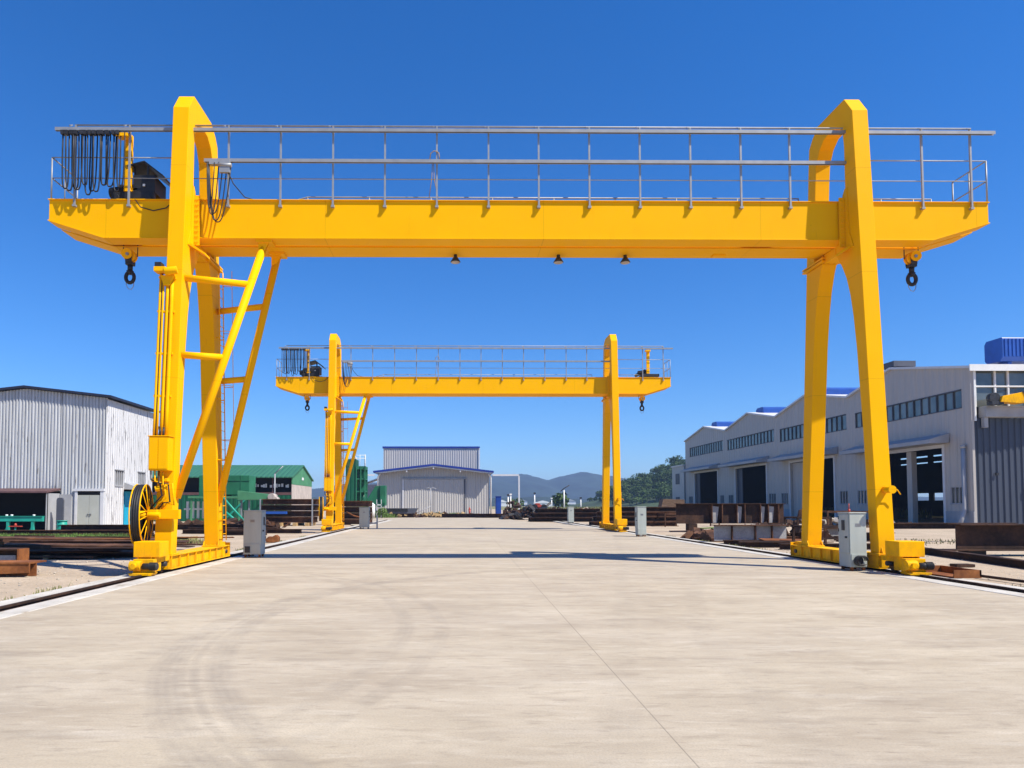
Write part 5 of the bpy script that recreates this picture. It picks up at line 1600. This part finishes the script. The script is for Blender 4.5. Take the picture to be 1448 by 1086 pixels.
# scrap heaps
def scrap(name, cx, cy, w_, d, h, n, mats, label):
    objs = []
    for mi, mt in enumerate(mats):
        mb = MB()
        for k in range(n):
            a_ = rng.uniform(-1, 1)
            x = cx + a_ * w_ / 2
            y = cy + rng.uniform(-1, 1) * d / 2
            z = max(0, h * (1 - abs(a_) ** 1.6)) * rng.random() ** 0.8
            mb.rbox((x, y, z - 0.1), rng.uniform(0.3, 1.3), rng.uniform(0.08, 0.5), rng.uniform(0.06, 0.4), rng.uniform(0, 3.1), rng.uniform(-0.7, 0.7), rng.uniform(-0.6, 0.6))
        objs.append(tag(mb.build(name, mt), label % ('dark', 'brown', 'pale')[mi], 'scrap heap', kind='stuff'))
    return objs
scrap('scrap_heap', 10.6, 84, 9.5, 5, 1.7, 90, ('rust_dark', 'dark_steel'), 'heap of %s tangled scrap metal at the far right corner of the yard')
scrap('scrap_heap', 14.5, 78, 6.0, 4, 1.2, 60, ('rust_dark', 'rust_mid', 'stone'), 'low heap of %s scrap behind the shaded cabinet')
scrap('scrap_heap', 9.8, 112, 4.0, 3, 2.2, 40, ('rust_dark',), 'heap of %s scrap in front of the goalpost frame')
scrap('scrap_heap', -17.0, 53, 9.0, 4, 0.35, 40, ('rust_dark', 'rust_mid'), 'low scatter of %s scrap before the green machinery')
scrap('scrap_heap', 15.5, 35, 7.0, 3, 0.35, 50, ('rust_dark', 'rust_mid'), 'low scatter of %s offcuts behind the weathered grey girder')
scrap('scrap_heap', 30, 57, 12.0, 3, 0.4, 40, ('rust_dark', 'stone'), 'low scatter of %s debris along the warehouse front')
scrap('scrap_heap', -3.0, 99, 16.0, 3, 0.35, 50, ('rust_dark', 'timber'), 'low scatter of %s debris along the yard\'s far edge')
t = thing('red_tractor', (10.0, 86, 0), 'little red machine half buried in the far scrap heap', 'machine')
MB().box(9.7, 83.5, 1.35, 10.7, 84.3, 1.65).prism([(9.7, 1.651), (10.4, 1.651), (10.3, 1.85), (9.8, 1.85)], 'y', 83.5, 84.3).build('body', 'red', t, 0.05)
MB().cyl((9.7, 83.4, 1.4), (9.7, 84.6, 1.4), 0.35, n=14).cyl((10.8, 83.4, 1.4), (10.8, 84.6, 1.4), 0.35, n=14).build('wheels', 'black', t)


# ------------------------------------------------------------------ distant posts and houses
for i, (x, y, h, lab) in enumerate((
        (10.6, 135, 3.4, 'short white post just left of the goalpost frame'), (11.5, 140, 3.6, 'white post seen inside the right goalpost frame'),
        (17.4, 150, 4.0, 'pale post above the left part of the far scrap heap'), (20.5, 130, 4.4, 'tallest pale post with a tilted arm above the far scrap heap'),
        (27.2, 150, 3.0, 'pale post left of the far crane\'s right legs'), (22.4, 160, 3.0, 'thin pale post above the right part of the far scrap heap'))):
    t = thing('lamp_post', (x, y, 0), lab, 'post', 'pale posts in the far field')
    MB().cyl((x, y, -0.05), (x, y, h), 0.16, 0.11, n=8).build('pole', 'white_paint', t)
    if i == 3:
        MB().tube([(x - 0.6, y, h - 0.2), (x, y, h + 0.3), (x + 1.0, y, h + 0.9)], 0.09, 6).build('arm', 'dark_steel', t)
    else:
        MB().box(x - 0.22, y - 0.2, h + 0.002, x + 0.22, y + 0.2, h + 0.3).build('lamp_head', 'white_paint' if i % 2 else 'dark_steel', t)
hn = random.Random(21)
hl = ['far white house with a pitched roof behind the goalpost frame', 'far low white house behind the scrap heap\'s left half', 'far white house behind the scrap heap\'s middle', 'far white house with a grey roof left of the far crane\'s right legs', 'far long white house nearest to the far crane\'s right legs', 'far low white house close beside the blue booth']
for i, (x, y, w_, h) in enumerate(((88, 900, 14, 6), (110, 860, 22, 4), (150, 900, 14, 6), (205, 900, 26, 6), (225, 880, 14, 8), (62, 880, 12, 5))):
    t = thing('house', (x, y, 0), hl[i], 'house', 'far white houses below the hills')
    MB().box(x - w_ / 2, y, -0.1, x + w_ / 2, y + 8, h).build('wall', 'white_paint', t)
    MB().prism([(x - w_ / 2 - 0.5, h), (x + w_ / 2 + 0.5, h), (x, h + 3)], 'y', y - 0.5, y + 8.5).build('roof', 'white_paint' if i % 2 else 'plinth', t)


# ------------------------------------------------------------------ vegetation, hills
def tufts(name, n, area, hmin, hmax, mat, label, w_=0.012, z=-0.07, seed=1):
    r = random.Random(seed)
    mb = MB()
    vs, fs = [], []
    for k in range(n):
        x, y = area(r)
        h = r.uniform(hmin, hmax)
        an = r.uniform(0, 6.28)
        lx, ly = r.uniform(-0.4, 0.4) * h, r.uniform(-0.4, 0.4) * h
        ww = w_ * r.uniform(0.7, 1.6)
        dx, dy = math.cos(an) * ww, math.sin(an) * ww
        o = len(vs)
        vs += [(x - dx, y - dy, z), (x + dx, y + dy, z), (x + lx * 0.5 + dx * 0.7, y + ly * 0.5 + dy * 0.7, z + h * 0.6), (x + lx * 0.5 - dx * 0.7, y + ly * 0.5 - dy * 0.7, z + h * 0.6), (x + lx, y + ly, z + h)]
        fs += [(o, o + 1, o + 2, o + 3), (o + 3, o + 2, o + 4)]
    mb.add(vs, fs)
    return tag(mb.build(name, mat, fixn=False), label, 'grass', kind='stuff')
tufts('grass', 9000, lambda r: (r.uniform(-24, -15.6), 31.6 + r.random() * 3.2), 0.16, 0.42, 'grass', 'bright green grass patch before the old shed at the left edge', 0.024, seed=2)
def clump(cs, s):
    def f(r):
        c = cs[r.randrange(len(cs))]
        return r.gauss(c[0], s), r.gauss(c[1], s * 0.6)
    return f
tufts('weeds', 3500, clump([(-15.0, 33.2), (-13.8, 32.0), (-14.4, 34), (-16.5, 32), (-12.8, 33.6), (-12.2, 31.5), (-14.0, 27.6), (-15.2, 25.4)], 0.55), 0.06, 0.28, 'dry_grass', 'dry weeds growing between the steel and on the dirt', 0.012, seed=3)
tufts('weeds', 500, clump([(21.5, 32.5), (23, 34), (20, 31.5), (25, 33)], 1.1), 0.04, 0.13, 'dry_grass', 'thin dry weeds on the dirt left of the deep dark girder', 0.012, seed=6)
tufts('weeds', 2500, clump([(-3.2, 104), (-2.2, 105), (-9.2, 96.5), (0.5, 106)], 0.6), 0.2, 0.7, 'grass', 'scrubby green weeds at the foot of the grey hall', 0.03, seed=4)
grid_sheet('grass_field', 17, 140, 100, 330, -0.062, 'field')
grid_sheet('far_field', -60, 420, 332, 1000, -0.064, 'field')
tufts('grass', 22000, lambda r: (r.uniform(16, 60), 88 + 110 * r.random() ** 1.4), 0.4, 1.5, 'dry_grass', 'yellow green field grass below the wooded hill', 0.09, seed=5)

def leafball(vs, fs, c, rx, ry, rz, n, s, r):
    for k in range(n):
        th = r.uniform(0, 6.283)
        ph = math.acos(r.uniform(-0.55, 1))
        q = r.uniform(0.72, 1.05)
        nx, ny, nz = math.sin(ph) * math.cos(th), math.sin(ph) * math.sin(th), math.cos(ph)
        p = Vector((c[0] + rx * q * nx, c[1] + ry * q * ny, c[2] + rz * q * nz))
        d = Vector((nx + r.uniform(-0.8, 0.8), ny + r.uniform(-0.8, 0.8), nz + r.uniform(-0.6, 0.8))).normalized()
        u = d.orthogonal().normalized()
        u.rotate(Matrix.Rotation(r.uniform(0, 6.28), 3, d))
        w_ = d.cross(u)
        a_ = s * r.uniform(0.6, 1.3)
        b_ = s * r.uniform(0.5, 1.0)
        o = len(vs)
        vs += [p - u * a_, p - w_ * b_ + d * 0.2 * s, p + u * a_, p + w_ * b_]
        fs.append((o, o + 1, o + 2, o + 3))

# wooded hill on the right
def hill_z(x, y):
    return 20.5 * math.exp(-((x - 124) / 38) ** 2 - ((y - 380) / 60) ** 2)
mb = MB()
n = 30
vs = [(50 + 160 * i / n, 290 + 190 * j / n, hill_z(50 + 160 * i / n, 290 + 190 * j / n) - 0.3) for j in range(n + 1) for i in range(n + 1)]
mb.add(vs, [(j * (n + 1) + i, j * (n + 1) + i + 1, (j + 1) * (n + 1) + i + 1, (j + 1) * (n + 1) + i) for j in range(n) for i in range(n)], True)
tag(mb.build('hill', 'far_forest', fixn=False), kind='structure')
r = random.Random(9)
vs, fs = [], []
tv = MB()
pts = []
for k in range(330):
    x = r.uniform(74, 190)
    y = r.uniform(315, 395)
    if x < 84 and r.random() < 0.3:
        continue
    pts.append((x, y))
pts += [(118, 372), (119.5, 374), (117, 375)]
for i, (x, y) in enumerate(pts):
    big = i >= len(pts) - 3
    rr = r.uniform(2.2, 4.6) if not big else 3.2
    edge = max(0.35, min(1.0, (x - 66) / 24))
    z = hill_z(x, y) + rr * (0.55 if not big else 1.6) * edge
    rr *= edge
    for q in range(4):
        cx_, cy_, cz_ = x + r.uniform(-0.55, 0.55) * rr, y + r.uniform(-0.5, 0.5) * rr, z + r.uniform(-0.25, 0.5) * rr
        s = rr * r.uniform(0.5, 0.75)
        leafball(vs, fs, (cx_, cy_, cz_), s, s, s * 0.85, 60, 0.42, r)
    tv.cyl((x, y, hill_z(x, y) - 0.4), (x, y, z), 0.25, 0.12, n=5)
mb = MB()
mb.add(vs, fs)
w_ = thing('wood', (115, 350, 0), 'dense dark green wood covering the hill beyond the far crane', 'wood')
w_['kind'] = 'stuff'
for nm, mbb, mt in (('crowns', mb, 'foliage'), ('trunks', tv, 'bark')):
    o = mbb.build(nm, mt, w_, fixn=False)
    o['kind'] = 'stuff'
# small bushes here and there
def bush(name, x, y, h, label, mat='foliage', n=260, s=0.09):
    r = random.Random(int(x * 7 + y))
    t = thing(name, (x, y, -0.07), label, 'bush')
    vs, fs = [], []
    for q in range(4):
        leafball(vs, fs, (x + r.uniform(-0.3, 0.3) * h, y + r.uniform(-0.3, 0.3) * h, h * r.uniform(0.4, 0.6)), h * 0.34, h * 0.34, h * 0.36, n // 4, s * h, r)
    mb = MB()
    mb.add(vs, fs)
    mb.build('foliage', mat, t, fixn=False)
    MB().cyl((x, y, -0.07), (x, y, h * 0.5), 0.05 * h, 0.02 * h, n=6).build('stem', 'bark', t)
bush('bush', -9.2, 92.0, 1.4, 'bright green bush beside the small white tank', 'grass')
bush('bush', 27.5, 175, 5.0, 'lone dark bush left of the far crane\'s right legs')
bush('bush', 17.0, 190, 4.0, 'dark bush beyond the far scrap heap')

# far treeline and mountains
r = random.Random(31)
def ridge(name, y, prof, depth, amp, seed, mat='mountain'):
    """terrain ridge: prof lists (x, z); rises from its foot to the crest and falls behind"""
    from mathutils import noise as mn
    xs = [prof[0][0] + (prof[-1][0] - prof[0][0]) * i / 260 for i in range(261)]
    def h(x):
        for (xa, za), (xb, zb) in zip(prof[:-1], prof[1:]):
            if xa <= x <= xb:
                t_ = (x - xa) / (xb - xa)
                t_ = t_ * t_ * (3 - 2 * t_)
                return za + (zb - za) * t_
        return 0
    nj = 26
    vs = []
    for j in range(nj + 1):
        v = j / nj
        f_ = math.sin(min(1, v / 0.8) * math.pi / 2) ** 1.3 if v < 0.8 else 1 - (v - 0.8) * 2
        for x in xs:
            nz = mn.fractal(Vector((x * 0.012 + seed, v * 3.5, seed)), 1.0, 2.0, 6)
            fine = mn.noise(Vector((x * 0.12, v * 22, seed)))
            vs.append((x, y - depth * (1 - v / 0.8), max(-0.3, h(x) * f_ * (1 + 0.42 * nz * (1 - f_ * 0.85)) + fine * amp * f_)))
    m_ = len(xs)
    mb = MB()
    mb.add(vs, [(j * m_ + i, j * m_ + i + 1, (j + 1) * m_ + i + 1, (j + 1) * m_ + i) for j in range(nj) for i in range(m_ - 1)], True)
    return tag(mb.build(name, mat, fixn=False), kind='structure')
ridge('mountains', 2200, [(x * 1.467, z * 1.29) for x, z in ((-900, 20), (-600, 45), (-420, 30), (-299, 40), (-180, 55), (-80, 45), (0, 58), (62, 72), (110, 70), (142, 73), (195, 61), (232, 70), (256, 74), (270, 79), (284, 75), (310, 71), (346, 64), (410, 42), (520, 50), (700, 30), (1000, 20))], 620, 2.0, 3)
ridge('low_hills', 1000, [(-700, 8), (-300, 14), (-100, 10), (60, 11), (120, 13), (200, 9), (260, 8), (400, 12), (700, 8)], 120, 0.8, 8)

# pebbles on the dirt
r = random.Random(41)
mb = MB()
for k in range(2600):
    if r.random() < 0.6:
        y = 9 + 20 * r.random() ** 1.3
        x = RL - 0.9 - r.random() ** 1.2 * 8
    else:
        y = 11 + 18 * r.random() ** 1.2
        x = RR + 0.9 + r.random() ** 1.2 * 8
    s = 0.008 + 0.03 * r.random() ** 4
    mb.rbox((x, y, -0.075), s * r.uniform(1, 2.4), s * r.uniform(1, 2), s * r.uniform(0.6, 1.3), r.uniform(0, 3), r.uniform(-0.4, 0.4), r.uniform(-0.4, 0.4))
tag(mb.build('pebbles', 'stone'), 'loose pale stones scattered on the dirt beside both rails', 'stones', kind='stuff')

tufts('weeds', 1500, lambda r: ((RL - 0.68 - abs(r.gauss(0, 0.12))) if r.random() < 0.5 else (RR + 0.68 + abs(r.gauss(0, 0.12))), r.choice((12.5, 14.2, 21.5, 24, 27, 29, 33, 38)) + r.gauss(0, 0.35)), 0.03, 0.14, 'dry_grass', 'thin weeds along the outer edges of the rail strips', 0.008, seed=12)

# ------------------------------------------------------------------ haze
mb = MB()
mb.box(-3450, -650, -1.07, 3450, 3450, 122)
m = bpy.data.materials.new('haze')
m.use_nodes = True
nt = m.node_tree
nt.nodes.clear()
out = nt.nodes.new('ShaderNodeOutputMaterial')
pv = nt.nodes.new('ShaderNodeVolumePrincipled')
pv.inputs['Color'].default_value = (0.34, 0.50, 0.80, 1)
pv.inputs['Density'].default_value = 0.00033
pv.inputs['Anisotropy'].default_value = 0.0
nt.links.new(pv.outputs[0], out.inputs['Volume'])
hz = mb.build('haze', m)
tag(hz, kind='stuff')
